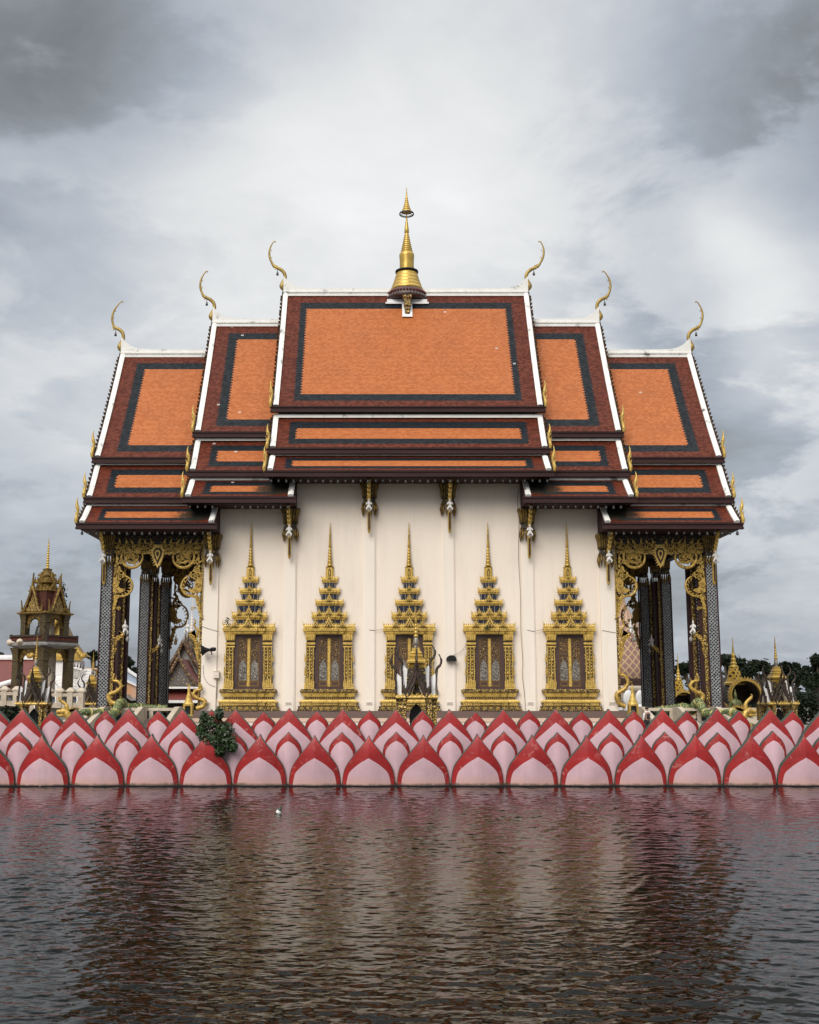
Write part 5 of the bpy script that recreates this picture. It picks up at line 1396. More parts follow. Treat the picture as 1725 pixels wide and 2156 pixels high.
# ------------------------------------------------------------------ bell tower on the left
def tower():
    Y = 95.0; c = at(91, 1400, Y); X0 = c.x
    zz = lambda y: AZ((2130 + y/2.875)/1.9, Y)
    t = empty('bell_tower', (X0, Y, 1.6)); tag(t, 'ornate two-storey gilded bell tower with a balcony and needle spire at the far left', 'tower')
    rot = Matrix.Translation((X0, Y, 0)) @ Matrix.Rotation(R(-29), 4, 'Z')
    sq = [(-1,-1),(1,-1),(1,1),(-1,1)]
    def fin(mb, name, mat, par=t): return mb.xf(rot).build(name, mat, par)
    zs = zz(1330); zr1 = zz(1190); ze = zz(945)
    a1, a2 = 1.42, 1.10
    b = MB(); b.loft(sq, [(2.1,1.6),(2.1,2.0),(1.9,2.1)], (0,0,0)); fin(b, 'base', M['cream'])
    for sx_ in (-1,1):
        for sy_ in (-1,1):
            b = MB(); b.loft(sq, [(.40,2.0),(.40,2.4),(.33,2.5),(.31,zs-1.1),(.36,zs-1.05),(.31,zs-.95),(.34,zs-.5),(.48,zs-.02)], (sx_*a1,sy_*a1,0)); fin(b, 'lower_column', M['carved_tower'])
            b = MB(); b.loft(sq, [(.30,zs+.5),(.27,zs+.6),(.26,ze-.75),(.31,ze-.7),(.26,ze-.6),(.36,ze-.05)], (sx_*a2,sy_*a2,0)); fin(b, 'upper_column', M['carved_tower'])
    b = MB(); b.loft(sq, [(.22,1.7),(.22,zs)], (.5,.5,0)); b.loft(sq, [(.2,zs),(.2,ze)], (.35,.35,0)); fin(b, 'inner_pillar', M['cream'])
    # fretwork arches
    for zt, aa, n in ((zs-.1, a1, 0), (ze-.1, a2, 1)):
        b = MB()
        for k in range(4):
            o = MB(); w = aa - .3
            o.prism([(-w,zt),(-w,zt-1.0),(-w*.8,zt-.75),(-w*.45,zt-.35),(0,zt-.22),(w*.45,zt-.35),(w*.8,zt-.75),(w,zt-1.0),(w,zt)], -aa-.05, -aa+.05)
            for s in (-1,1):
                curl(o, s*w*.72, zt-.55, .2, 0, s, .05, -aa-.08, 1.4); curl(o, s*w*.88, zt-.95, .15, 1, -s, .05, -aa-.08, 1.3)
            o.xf(Matrix.Rotation(math.pi/2*k, 4, 'Z')); b.merge(o)
        fin(b, 'fretwork', M['gold_dark'])
    b = MB()
    oc = [(-1,-.45),(-.72,-.62),(-.62,-.72),(-.45,-1),(.45,-1),(.62,-.72),(.72,-.62),(1,-.45),(1,.45),(.72,.62),(.62,.72),(.45,1),(-.45,1),(-.62,.72),(-.72,.62),(-1,.45)]
    oc = [(-1,-.8),(-.8,-1),(.8,-1),(1,-.8),(1,.8),(.8,1),(-.8,1),(-1,.8)]
    b.loft(oc, [(1.75,zs-.08),(1.85,zs),(2.0,zs+.08),(2.12,zs+.16),(2.14,zs+.3),(2.08,zs+.34),(2.08,zs+.42)], (0,0,0)); fin(b, 'balcony_slab', M['stone'])
    b = MB(); zq = zs+.42; zh = zr1
    for k in range(4):
        o = MB(); o.box(-1.7,1.7,-2.06,-1.92,zh-.14,zh); o.box(-1.7,1.7,-2.04,-1.94,zq,zq+.1)
        for q in range(18):
            x = -1.6+q*3.2/17; o.lathe([(.05,zq+.1),(.085,zq+.25),(.05,zq+.5),(.06,zh-.14)], (x,-1.99,0), 6, 1)
        o.box(-1.8,-1.62,-2.08,-1.90,zq,zh+.06); o.xf(Matrix.Rotation(math.pi/2*k,4,'Z')); b.merge(o)
    fin(b, 'balcony_railing', [M['horn_dark'], M['rail_red']])
    b = MB(); b.lathe([(.42,ze-1.75),(.44,ze-1.65),(.36,ze-1.3),(.30,ze-1.0),(.12,ze-.85),(0,ze-.84)], (-.25,-.25,0), 14); b.tube([(-.25,-.25,ze-.86),(-.25,-.25,ze)], .04, 6); fin(b, 'bronze_bell', M['bell'])
    # roof
    b = MB(); b.loft(sq, [(1.45,ze-.06),(1.62,ze+.02),(1.62,ze+.12),(1.4,ze+.2)], (0,0,0)); fin(b, 'cornice', M['gold_dark'])
    b = MB(); z1 = zz(690); b.loft(sq, [(1.35,ze+.15),(.95,z1)], (0,0,0)); fin(b, 'roof', M['tower_roof'])
    for k in range(4):
        zap = zz(640)
        g = MB(); g.prism([(-.85,ze+.15),(.85,ze+.15),(0,zap-.25)], -1.45, -.2); 
        o = g.xf(Matrix.Rotation(math.pi/2*k,4,'Z')); o = fin(g, 'gable', M['tower_roof'])
        d = MB()
        for s in (-1,1):
            pts = crm([(0,-1.55,zap),(s*.32,-1.55,ze+.15+(zap-ze)*.58),(s*.7,-1.55,ze+.45),(s*1.02,-1.55,ze+.12),(s*1.12,-1.55,ze+.3)],5)
            d.tube(pts, .11, 6)
            for q in range(1, len(pts)-2, 2): d.prism([(pts[q].x+s*(.06+a),pts[q].z+c_) for a,c_ in flame2d(.26,.06,s*.2)], -1.6,-1.5)
            d.prism([(s*(1.1+a),ze+.15+c_) for a,c_ in flame2d(1.0,.07,.12)], -1.6,-1.5)
        d.prism([(a, zap-.1+c_) for a,c_ in flame2d(1.25,.10,.05)], -1.62, -1.48)
        d.xf(Matrix.Rotation(math.pi/2*k,4,'Z')); fin(d, 'verge_board', M['gold_dark'], o)
        g = MB(); g.prism([(-.62,ze+.2),(.62,ze+.2),(.28,ze+.85),(0,ze+1.5),(-.28,ze+.85)], -1.52,-1.45)
        for q in range(5): g.prism([(-.6+.3*q+a,ze+.95-abs(q-2)*.35+c_) for a,c_ in flame2d(.4,.07,0)], -1.54,-1.46)
        g.xf(Matrix.Rotation(math.pi/2*k,4,'Z')); fin(g, 'gable_relief', M['carved'], o)
    for za, zb_, r0 in ((690,590,.98),(590,480,.72)):
        b = MB(); q0, q1 = zz(za), zz(zb_); b.loft(sq, [(r0,q0),(r0*1.08,q0+.1),(r0*.95,q0+.2),(r0*.6,q1-.25),(r0*.55,q1)], (0,0,0))
        for k in range(4):
            o = MB()
            for q in range(-2,3): o.prism([(q*r0*.42+a,q0+.1+c_) for a,c_ in flame2d(.42,.07,0)], -r0-.04,-r0+.04)
            o.prism([(-r0*.4,q0+.15),(r0*.4,q0+.15),(0,q0+.95)], -r0*.95,-r0*.6)
            o.xf(Matrix.Rotation(math.pi/2*k,4,'Z')); b.merge(o)
        fin(b, 'roof_tier', M['gold_dark'])
    s = MB(); z0_, z1_, z2_ = zz(490), zz(420), zz(55)
    s.loft(sq, [(.55,z0_-.1),(.48,z0_+.1),(.30,z0_+.15),(.24,z1_-.1),(.3,z1_)], (0,0,0), 0)
    pr_ = [(.2,z1_)]; z = z1_; r_ = .17; top = zz(160)
    while z < top: pr_ += [(r_*.6,z),(r_,z+.06),(r_*.95,z+.12),(r_*.55,z+.17)]; z += .21; r_ *= .925
    pr_ += [(.05,z),(.03,z+.3),(.012,z2_)]
    s.lathe(pr_, (0,0,0), 10, 1); fin(s, 'spire', [M['gold_dark'], M['gold_bright']])
    f = MB(); 
    leaves(f, [(at(u, v, Y), (.22,.2,.35)) for u, v in ((134,1232),(136,1245),(138,1256))], 50, .22); f.tube([at(128,1250,Y), at(133,1240,Y), at(136,1228,Y)], .03, 5)
    o = f.build('wild_plant', M['leaf_dark']); tag(o, 'wild plant sprouting from the right side of the bell tower roof', 'plant')
M['carved_tower'] = carved('weathered_carved_gold', (.19,.13,.035), (.03,.019,.009), 8, metal=.3, thr=.3)
M['tower_roof'] = plain('dark_brown_red_tile', (.075,.022,.015), (.05,.018,.012), 3, .7, 0, .4, 12, spec=.2)
M['rail_red'] = plain('dark_red_paint', (.15,.035,.025), (.09,.03,.02), 4, .6)
tower()
for u, v, rz, lab in ((20, 1353, 235, 'white horn loudspeaker pointing left on the bell tower balcony'), (42, 1352, 182, 'white horn loudspeaker facing out from the bell tower balcony railing')):
    s = MB(); s.lathe([(.27,0),(.28,.03),(.18,.15),(.10,.3),(.07,.4),(.085,.42),(.085,.56),(0,.58)], (0,0,0), 16); s.lathe([(0,.05),(.08,.08),(.06,.3),(0,.3)], (0,0,0), 8)
    s.xf(Matrix.Rotation(R(rz), 4, 'Z') @ Matrix.Rotation(R(-90), 4, 'X')); p = at(u, v, 92.4)
    s.xf(Matrix.Translation(p)); o = s.build('horn_loudspeaker', M['cream']); tag(o, lab, 'loudspeaker')

# ------------------------------------------------------------------ halls behind
def gable_hall(u, vap, vb, hw_px, Y, depth, label, wallv, mats, name='temple_building'):
    """gabled hall seen end-on: roof prism, gilded verge boards, wall"""
    ap = at(u, vap, Y); hw = hw_px*Y*1.0/F; zb = AZ(vb, Y); zw = AZ(wallv, Y)
    t = empty(name, (ap.x, Y, 1.6)); tag(t, label, 'building')
    r = MB()
    for s in (-1,1):
        r.grid([[(ap.x, y, ap.z), (ap.x+s*hw*.35, y, ap.z-(ap.z-zb)*.48), (ap.x+s*hw*.75, y, zb+(ap.z-zb)*.14), (ap.x+s*hw*1.05, y, zb)] for y in (Y-.5, Y+depth)], 0)
        r.grid([[(ap.x, y, ap.z-.12), (ap.x+s*hw*.35, y, ap.z-.12-(ap.z-zb)*.48), (ap.x+s*hw*.75, y, zb-.12+(ap.z-zb)*.14), (ap.x+s*hw*1.05, y, zb-.12)] for y in (Y-.5, Y+depth)], 0)
    ro = r.build('roof', mats[0], t)
    v = MB()
    for s in (-1,1):
        pts = crm([(ap.x, Y-.6, ap.z+.1), (ap.x+s*hw*.36, Y-.6, ap.z-(ap.z-zb)*.46), (ap.x+s*hw*.78, Y-.6, zb+(ap.z-zb)*.15), (ap.x+s*hw*1.02, Y-.6, zb-.05), (ap.x+s*hw*1.12, Y-.6, zb+.25)], 6)
        v.tube(pts, hw*.085, 6, 0, (1,.6,1))
        for q in range(2, len(pts)-3): v.prism([(pts[q].x+s*(hw*.05+a),pts[q].z+c) for a,c in flame2d(hw*.14,hw*.03,s*.2)], Y-.65,Y-.55)
    v.prism([(ap.x+a, ap.z+c) for a,c in flame2d(hw*.6,hw*.05,.05)], Y-.66, Y-.54)
    v.build('verge_board', mats[1], ro)
    g = MB(); g.prism([(ap.x, ap.z-.3),(ap.x-hw*.35,ap.z-.2-(ap.z-zb)*.5),(ap.x-hw*.92,zb-.05),(ap.x+hw*.92,zb-.05),(ap.x+hw*.35,ap.z-.2-(ap.z-zb)*.5)], Y-.1, Y+.15); g.build('pediment', mats[2], t)
    g = MB(); g.box(ap.x-hw*.95, ap.x+hw*.95, Y-.2, Y+.1, zb-.42, zb-.06); g.build('cornice', mats[1], t)
    w = MB(); w.box(ap.x-hw*.85, ap.x+hw*.85, Y+.1, Y+depth-.5, 1.6, zb-.42); w.build('wall', mats[3], t)
    return t, ap, hw, zb
gable_hall(126, 1303, 1382, 54, 118, 2.5, 'yellow gilded gable of a hall rising behind the bell tower', 1430, (M['gold_dark'], M['gold_relief'], M['gold'], M['white_clean']))
M['mirror_relief'] = carved('mirrored_pediment_relief', (.36,.25,.11), (.10,.095,.10), 3.2, metal=.25, thr=.5, rough=.45)
M['flame_edge'] = carved('carved_flame_edging', (.30,.19,.06), (.06,.03,.018), 3.0, metal=.3, thr=.5)
t_, ap, hw, zb = gable_hall(378.5, 1386, 1447, 44, 112, 20, 'hall with a mirrored ornate pediment and flame edged gable seen through the left porch', 1470, (M['red_tile_far'], M['flame_edge'], M['mirror_relief'], M['white_clean']))
b = MB(); Yh = 111.2
for du, dv, k in ((13, -34, 1.12),):
    a = at(391, 1352, 118); h2 = 46*118/F; zb2 = AZ(1425, 118)
    for s in (-1,1):
        b.grid([[(a.x, y, a.z), (a.x+s*h2*.4, y, a.z-(a.z-zb2)*.5), (a.x+s*h2, y, zb2)] for y in (117, 132)], 0)
        b.tube(crm([(a.x,116.9,a.z+.1),(a.x+s*h2*.4,116.9,a.z-(a.z-zb2)*.48),(a.x+s*h2,116.9,zb2)],5), .22, 6, 1)
    b.prism([(a.x,a.z-.4),(a.x-h2*.9,zb2),(a.x+h2*.9,zb2)], 117.4, 117.6, 2)
    for u_, vt, vb_ in ((391,1330,1356),(377,1362,1390),(362,1318,1352),(370,1335,1358)):
        q = at(u_, vb_, 117); hh = AZ(vt,117)-q.z; b.prism([(q.x+x_, q.z+z_) for x_, z_ in flame2d(hh, .16, .05)], 116.8, 117.0, 1)
b.build('upper_gable', [M['red_tile_far'], M['flame_edge'], M['stone']], t_)
b = MB(); xl, xr = AX(330,1470,109), AX(426,1470,109)
b.box(xl, xr, 108.6, 110.5, AZ(1450,109), AZ(1446,109), 1)
b.prism([(108.0, AZ(1474,108)), (110.2, AZ(1450,110.2)), (110.2, AZ(1474,108))], xl, xr, 0, axis='x'); b.box(xl, xr, 107.9, 108.1, AZ(1480,108), AZ(1474.5,108), 1)
b.box(xl+.2, xr-.2, 109, 110, 1.6, AZ(1480,108), 2)
b.build('lower_roof', [M['red_tile_far'], M['white_clean'], M['brown_in']], t_)
s = MB(); c = at(403.5, 1340, 120); zz2 = lambda v: AZ(v, 120)
k = 120/F
s.lathe([(17*k,zz2(1395)),(17*k,zz2(1385)),(13*k,zz2(1382)),(15*k,zz2(1372)),(12*k,zz2(1368)),(14*k,zz2(1360)),(10*k,zz2(1356)),(10.5*k,zz2(1350)),(9.5*k,zz2(1343)),(7.5*k,zz2(1336)),(5*k,zz2(1331))], (c.x,120,0), 16, 0)
s.lathe([(9.5*k,zz2(1350)),(9*k,zz2(1344)),(6.8*k,zz2(1334)),(4.2*k,zz2(1330))], (c.x,120,0), 16, 1)
pr_ = []; 
for q in range(5): v = 1330 - q*6; rr = 4*k*(1-.09*q); pr_ += [(rr*.7,zz2(v)),(rr,zz2(v-2)),(rr,zz2(v-4)),(rr*.65,zz2(v-5.5))]
pr_ += [(1.4*k,zz2(1298)),(.5*k,zz2(1262)),(0,zz2(1255))]
s.lathe(pr_, (c.x,120,0), 12, 2)
s.build('roof_spire', [M['carved_dark'], M['gold_bright'], M['plinth']], t_)
# orange and blue curved-roof shrine
M['blue_panel'] = plain('pale_blue_painted_panel', (.42,.50,.62), (.34,.42,.55), 1.2, .6, 0, .1, 12, dirt=(.05,.09,.22), dirt_amt=.85, dscale=1.6, dlo=.54, dhi=.6)
M['orange_wall'] = plain('orange_painted_wall', (.62,.27,.09), (.55,.42,.34), 1.1, .7)
Yb = 100
def px(pts): return [(at(u, v, Yb).x, at(u, v, Yb).z) for u, v in pts]
c2 = lambda x, y: ((380 + x/3.75)/1.9, (2400 + y/3.75)/1.9)
t2 = empty('chinese_shrine_roof', (AX(270,1450,Yb), Yb, 1.6)); tag(t2, 'shrine with a pale blue painted curved gable and orange walls seen between porch columns', 'building')
b = MB(); b.prism(px([c2(*q) for q in ((360,960),(400,940),(430,1020),(520,1090),(700,1205),(760,1235),(760,1340),(690,1300),(420,1170),(385,1090),(360,1080))]), Yb, Yb+.5); b.build('blue_gable', M['blue_panel'], t2)
b = MB(); b.prism(px([c2(*q) for q in ((350,925),(410,915),(445,995),(530,1065),(705,1180),(770,1212),(770,1240),(700,1207),(520,1092),(428,1022),(398,945),(350,950))]), Yb-.25, Yb+.7); 
b.prism(px([c2(*q) for q in ((360,1080),(385,1090),(420,1170),(690,1300),(760,1340),(760,1365),(690,1328),(405,1195),(372,1110),(360,1105))]), Yb-.15, Yb+.6); b.build('coping', M['white_clean'], t2)
b = MB(); b.prism(px([c2(*q) for q in ((340,1180),(400,1195),(690,1328),(770,1370),(770,1560),(340,1560))]), Yb+.1, Yb+6); b.build('wall', M['orange_wall'], t2)
b = MB(); b.prism(px([c2(*q) for q in ((330,1500),(430,1460),(520,1420),(560,1480),(700,1465),(760,1450),(760,1500),(600,1510),(520,1450),(420,1500),(330,1540))]), Yb-1.6, Yb+.05); b.build('lower_eave', M['stone'], t2)
b = MB(); b.box(AX(245,1500,Yb), AX(312,1500,Yb), Yb-.8, Yb+.05, 1.6, AZ(1470,Yb)); b.build('porch', M['brown_in'], t2)
# long red-roofed hall at the far left
t3 = empty('red_roofed_hall', (AX(20,1450,124), 124, 1.6)); tag(t3, 'long low hall with a dark red roof and white ridge behind the bell tower', 'building')
b = MB(); xa, xb = AX(-140,1400,124), AX(58,1400,124); xc = AX(215,1400,124)
b.prism([(122, AZ(1462,122)), (128, AZ(1388,128)), (134, AZ(1462,122))], xa, xb, 0, axis='x'); b.prism([(122.5, AZ(1462,122.5)), (126, AZ(1425,126)), (130, AZ(1462,122.5))], xb, xc, 0, axis='x'); b.build('roof', M['red_tile_far'], t3)
b = MB(); b.box(xa, xb, 127.7, 128.3, AZ(1389,128), AZ(1384,128)); b.box(xb, xc, 125.8, 126.3, AZ(1426,126), AZ(1422.5,126)); b.box(xa, xb-.1, 127.9, 128.1, AZ(1384,128), AZ(1379,128))
b.tube([(AX(-10,1460,121.8), 121.8, AZ(1446,121.8)), (AX(42,1434,124.5), 124.5, AZ(1431,124.5))], .35, 5); b.build('ridge', M['white_clean'], t3)
b = MB(); b.box(xa, xc, 123, 133, 1.6, AZ(1462,122)); b.build('wall', M['cream'], t3)
b = MB(); b.box(xb+.2, xc, 128.5, 129.2, AZ(1422,128), AZ(1409,128)); b.build('upper_frieze', M['gold_dark'], t3)
b = MB(); b.box(xb+.2, xc, 129.3, 130.2, AZ(1410,128), AZ(1406,128)); b.build('upper_coping', M['peach'], t3)
# white many-headed naga balustrade
Yn = 104; t4 = empty('white_naga_sculpture', (AX(160,1450,Yn), Yn, 1.6)); tag(t4, 'white many-headed naga sculpture with coiling bodies between bell tower and porch', 'naga statue')
c1 = lambda x, y: ((x/2.875)/1.9, (2130 + y/2.875)/1.9)
b = MB(); rn = random.Random(9)
for k in range(6):
    y0 = 1600 + k*34
    b.tube(crm([at(*c1(620+20*k, y0+90), Yn-.3*k), at(*c1(740, y0+70-12*k), Yn-.3*k), at(*c1(820, y0+30), Yn-.3*k), at(*c1(900, y0+40), Yn-.3*k), at(*c1(1000, y0), Yn-.3*k), at(*c1(1090, y0+30), Yn-.3*k)], 6), [.25+.03*math.sin(i) for i in range(31)], 7)
b.prism([(at(*c1(x_, y_), Yn).x, at(*c1(x_, y_), Yn).z) for x_, y_ in ((700,1850),(700,1680),(770,1600),(900,1600),(1000,1700),(1100,1720),(1100,1850))], Yn+.3, Yn+1.5)
b.build('coiled_body', M['statue'], t4)
b = MB()
for k in range(7):
    p = at(*c1(770+30*k, 1600-18*math.sin(k*.52)), Yn-.6)
    b.tube(crm([p+Vector((0,0,-.7)), p+Vector((.1,-.1,-.2)), p+Vector((-.12,-.2,.15)), p+Vector((-.3,-.3,.1))], 4), [.2]*4+[.17]*5+[.12]*3+[.05], 6, 1)
    b.prism([(p.x+a, p.z+.1+c_) for a,c_ in flame2d(.6,.08,.1*(k-3))], p.y-.05, p.y+.05)
b.build('naga_heads', [M['horn_dark'], M['statue']], t4)
# balustrades
def balustrade(u0, u1, v0, v1, Y, label, n):
    xa, xb = AX(u0,v0,Y), AX(u1,v0,Y); zt, zb_ = AZ(v0,Y), AZ(v1,Y)
    t = empty('balustrade', (xa, Y, zb_)); tag(t, label, 'balustrade')
    r = MB(); r.box(xa, xb, Y-.22, Y+.22, zt-.22, zt); r.box(xa, xb, Y-.2, Y+.2, zb_, zb_+.35); r.build('rail', M['cream'], t)
    for k in range(n+1):
        x = xa + (xb-xa)*k/n; p = MB(); p.box(x-.2, x+.2, Y-.26, Y+.26, zb_-.02, zt+.1); p.loft([(-1,-1),(1,-1),(1,1),(-1,1)], [(.3,zt+.1),(.3,zt+.2),(.14,zt+.36),(.1,zt+.42)], (x,Y,0)); p.build('post', M['cream'], t)
    q = 0; x = xa+.35
    while x < xb-.2:
        if all(abs(x-(xa+(xb-xa)*k/n)) > .28 for k in range(n+1)):
            p = MB(); p.lathe([(.06,zb_+.35),(.10,zb_+.5),(.05,zb_+.8),(.09,zt-.4),(.06,zt-.22)], (x,Y,0), 7); p.build('baluster', M['blue_baluster'], t)
        x += .26
    b = MB(); b.box(xa, xb, Y+.3, Y+3, 1.6, zb_-.02); b.build('platform', M['stone'], t)
M['blue_baluster'] = plain('blue_glazed_baluster', (.16,.21,.29), (.10,.14,.2), 5, .4)
balustrade(-40, 36, 1457, 1486, 84, 'cream balustrade with blue balusters at the left edge, left of the shrine', 3)
balustrade(104, 172, 1460, 1490, 84, 'cream balustrade with blue balusters right of the shrine, below the white nagas', 3)
pv = MB()

# ------------------------------------------------------------------ right side
def lattice_mat():
    m, nt, b = newmat('pink_robe_with_net_pattern'); k = NT(nt)
    tc = k.n('ShaderNodeTexCoord'); sp = k.n('ShaderNodeSeparateXYZ'); k.l(tc.outputs['UV'], sp.inputs[0])
    p = k.math('FRACT', k.math('ADD', sp.outputs[0], sp.outputs[1])); q = k.math('FRACT', k.math('SUBTRACT', sp.outputs[0], sp.outputs[1]))
    e = k.math('MAXIMUM', k.math('ABSOLUTE', k.math('SUBTRACT', p, .5)), k.math('ABSOLUTE', k.math('SUBTRACT', q, .5)))
    f = k.rng(e, .38, .42); n = k.noise(k.obj(), 1.5, 3)
    pink = k.mix(n, (.36,.21,.18,1), (.27,.15,.135,1)); line = (.62,.44,.22,1)
    col = k.mix(f, pink, line); k.l(col, b.inputs['Base Color']); b.inputs['Roughness'].default_value = .5
    k.bump(f, .3, .05, b); return m
Ys = 108.0; cs_ = AX(1292, 1400, Ys)
t5 = empty('giant_robed_statue', (cs_, Ys, 1.6)); tag(t5, 'giant pink robed statue with golden net pattern on white lotus behind the right porch', 'statue')
kk = 107*.99/F
b = MB(); N = 40; rows, uvs = [], []
pf = [(1430,72),(1424,74),(1413,75.5),(1400,75),(1373,71),(1350,67),(1333,63.5),(1306,54),(1290,40),(1270,30),(1250,27),(1225,26),(1200,22),(1180,12),(1172,0.5)]
L_ = 0; pv_ = None
for v, r_ in pf:
    z = AZ(v, Ys - r_*kk*.7); rr = r_*kk
    if pv_: L_ += math.hypot(z-pv_[0], rr-pv_[1])
    pv_ = (z, rr)
    rows.append([(cs_+rr*math.cos(2*math.pi*i/N), Ys+rr*math.sin(2*math.pi*i/N), z) for i in range(N+1)]); uvs.append([(26*i/N, L_*1.25) for i in range(N+1)])
b.grid(rows, 0, True, uvs); b.build('robe', lattice_mat(), t5)
b = MB(); b.lathe([(60*kk,AZ(1452,Ys)),(73*kk,AZ(1440,Ys)),(73*kk,AZ(1429,Ys))], (cs_,Ys,0), 30); b.build('robe_hem', M['frame'], t5)
b = MB(); zt_ = AZ(1443, Ys-2.5); b.lathe([(74*kk,zt_-.55),(78*kk,zt_-.35),(76*kk,zt_-.05),(60*kk,zt_)], (cs_,Ys,0), 30); b.build('moss_ledge', M['cream'], t5)
for ring, (za, hh, rr, n_) in enumerate(((zt_-1.95, 1.55, 78*kk, 18), (zt_-3.0, 1.3, 86*kk, 20))):
    for i in range(n_):
        a = 2*math.pi*(i+.5*ring)/n_; c_, s_ = math.cos(a), math.sin(a); w_ = math.pi*rr/n_*.96
        b = MB(); b.lathe([(0,0),(w_*.75,hh*.12),(w_*.98,hh*.4),(w_*.85,hh*.72),(w_*.45,hh*.93),(0,hh)] if ring == 0 else [(0,0),(w_*.4,hh*.1),(w_*.95,hh*.45),(w_,hh*.8),(w_*.6,hh),(0,hh)], (0,0,0), 10, 0, True, None, .45)
        b.xf(Matrix.Translation((cs_+rr*c_, Ys+rr*s_, za)) @ Matrix.Rotation(a+math.pi/2, 4, 'Z')); b.build('lotus_petal', M['white_clean'], t5)
b = MB(); b.lathe([(72*kk,1.6),(72*kk,zt_-.4)], (cs_,Ys,0), 30); b.build('pedestal', M['cream'], t5)

def arch_pavilion(u, vtop, uc, v_c, Rp, Y, label):
    """gilded round arch with a lattice spire"""
    k = Y*.985/F
    c = at(uc, v_c, Y); t = empty('arched_pavilion', (c.x, Y, 1.6)); tag(t, label, 'pavilion', 'gilded arched pavilions at the right')
    a = MB(); Ro, Ri = Rp*k*.92, Rp*k*.78
    def ring(r0, r1, ya, yb, m, a0=-38, a1=218, n=40):
        P = [(c.x + r0*math.cos(R(a0+(a1-a0)*i/n)), c.z + r0*math.sin(R(a0+(a1-a0)*i/n))) for i in range(n+1)]
        Q = [(c.x + r1*math.cos(R(a0+(a1-a0)*i/n)), c.z + r1*math.sin(R(a0+(a1-a0)*i/n))) for i in range(n+1)]
        for i in range(n): a.prism([P[i], P[i+1], Q[i+1], Q[i]], ya, yb, m)
    ring(Ri, Ri+.10, Y-.42, Y-.05, 1); ring(Ri+.10, Ro, Y-.36, Y-.05, 0)
    for i in range(27):
        g = R(-36 + 252*i/26); x, z = c.x+Ro*math.cos(g), c.z+Ro*math.sin(g)
        leaf(a, x-.02*math.cos(g), z-.02*math.sin(g), g-math.pi/2, Rp*k*.13, Rp*k*.04, Y-.2, 0, .2)
    for s in (-1, 1):
        x = c.x + s*Ro*.88; z = c.z - Ro*.66
        leaf(a, x+s*.12, z, -s*1.2, .5, .1, Y-.2, 0, .3)
    a.build('arch', [M['gold_relief'], M['gold_bright']], t)
    b = MB()                                            # vault behind the arch
    n = 20; rows = [[(c.x + Ri*1.04*math.cos(R(-35+250*i/n)), y, c.z + Ri*1.04*math.sin(R(-35+250*i/n))) for i in range(n+1)] for y in (Y-.1, Y+2.6)]
    b.grid(rows, 0); rows = [[(p[0], p[1], p[2]) for p in r] for r in rows]
    b.prism([(c.x + Ri*1.04*math.cos(R(-35+250*i/n)), c.z + Ri*1.04*math.sin(R(-35+250*i/n))) for i in range(n+1)], Y+2.6, Y+2.7); b.build('vault', M['brown_in'], t)
    for s in (-1, 1):
        for yy in (Y-.15, Y+2.4):
            p = MB(); p.lathe([(.28,1.6),(.28,1.9),(.2,2.0),(.2,c.z-Ro*.72),(.3,c.z-Ro*.62)], (c.x+s*Ro*.80, yy, 0), 10); p.build('column', M['gold_dark'], t)
    f = MB(); f.box(c.x-Ro*1.05, c.x+Ro*1.05, Y-.6, Y+2.9, 1.6, 1.85); f.build('base', M['cream'], t)
    xs = AX(u, 1400, Y+1.2); zb_ = c.z + Ro*.82; zt = AZ(vtop, Y+1.2); h = zt - zb_
    l = MB(); hx = [(math.cos(R(60*i+20)), math.sin(R(60*i+20))) for i in range(6)]
    l.loft(hx, [(Rp*k*.62,zb_-.25),(Rp*k*.64,zb_-.1),(Rp*k*.50,zb_),(Rp*k*.46,zb_+h*.05)], (xs,Y+1.2,0), 0); l.build('spire_base', M['gold_relief'], t)
    l = MB(); l.loft(hx, [(Rp*k*.42,zb_+h*.05),(Rp*k*.36,zb_+h*.20),(Rp*k*.27,zb_+h*.32)], (xs,Y+1.2,0), 0)
    lo = l.build('lattice_spire', M['lattice'], t)
    l = MB(); r_ = Rp*k*.30; z = zb_+h*.32
    pr = [(r_*.9,z),(r_,z+.06),(r_*.7,z+.1),(r_*.75,z+.16)]; z += .16; r2 = r_*.62
    for q in range(3): pr += [(r2*.6,z),(r2,z+.10),(r2*.9,z+.2),(r2*.5,z+.28)]; z += .28; r2 *= .8
    pr += [(r2*.6,z),(r2*.7,z+.1),(r2*.35,z+(zt-z)*.5),(.02,zt)]
    l.lathe(pr, (xs,Y+1.2,0), 10); l.build('spire', M['gold_bright'], t)
    return c
def latt():
    m, nt, b = newmat('gold_lattice_over_dark'); k = NT(nt)
    sp = k.n('ShaderNodeSeparateXYZ'); k.l(k.obj(), sp.inputs[0]); x, z = k.math('ADD', sp.outputs[0], k.math('MULTIPLY', sp.outputs[1], .4)), sp.outputs[2]
    p = k.math('FRACT', k.math('MULTIPLY', k.math('ADD', x, k.math('MULTIPLY', z, .7)), 3.0)); q = k.math('FRACT', k.math('MULTIPLY', k.math('SUBTRACT', x, k.math('MULTIPLY', z, .7)), 3.0))
    e = k.math('MAXIMUM', k.math('ABSOLUTE', k.math('SUBTRACT', p, .5)), k.math('ABSOLUTE', k.math('SUBTRACT', q, .5))); f = k.rng(e, .24, .28)
    k.l(k.mix(f, (.05,.018,.008,1), (.58,.37,.06,1)), b.inputs['Base Color']); b.inputs['Roughness'].default_value = .4; k.l(k.math('MULTIPLY', f, .5), b.inputs['Metallic']); k.bump(f, .8, .06, b); return m
M['lattice'] = latt()
ca = arch_pavilion(1545, 1342, 1568, 1464, 38.5, 84, 'larger gilded round arch with a lattice spire sheltering a seated statue at the right')
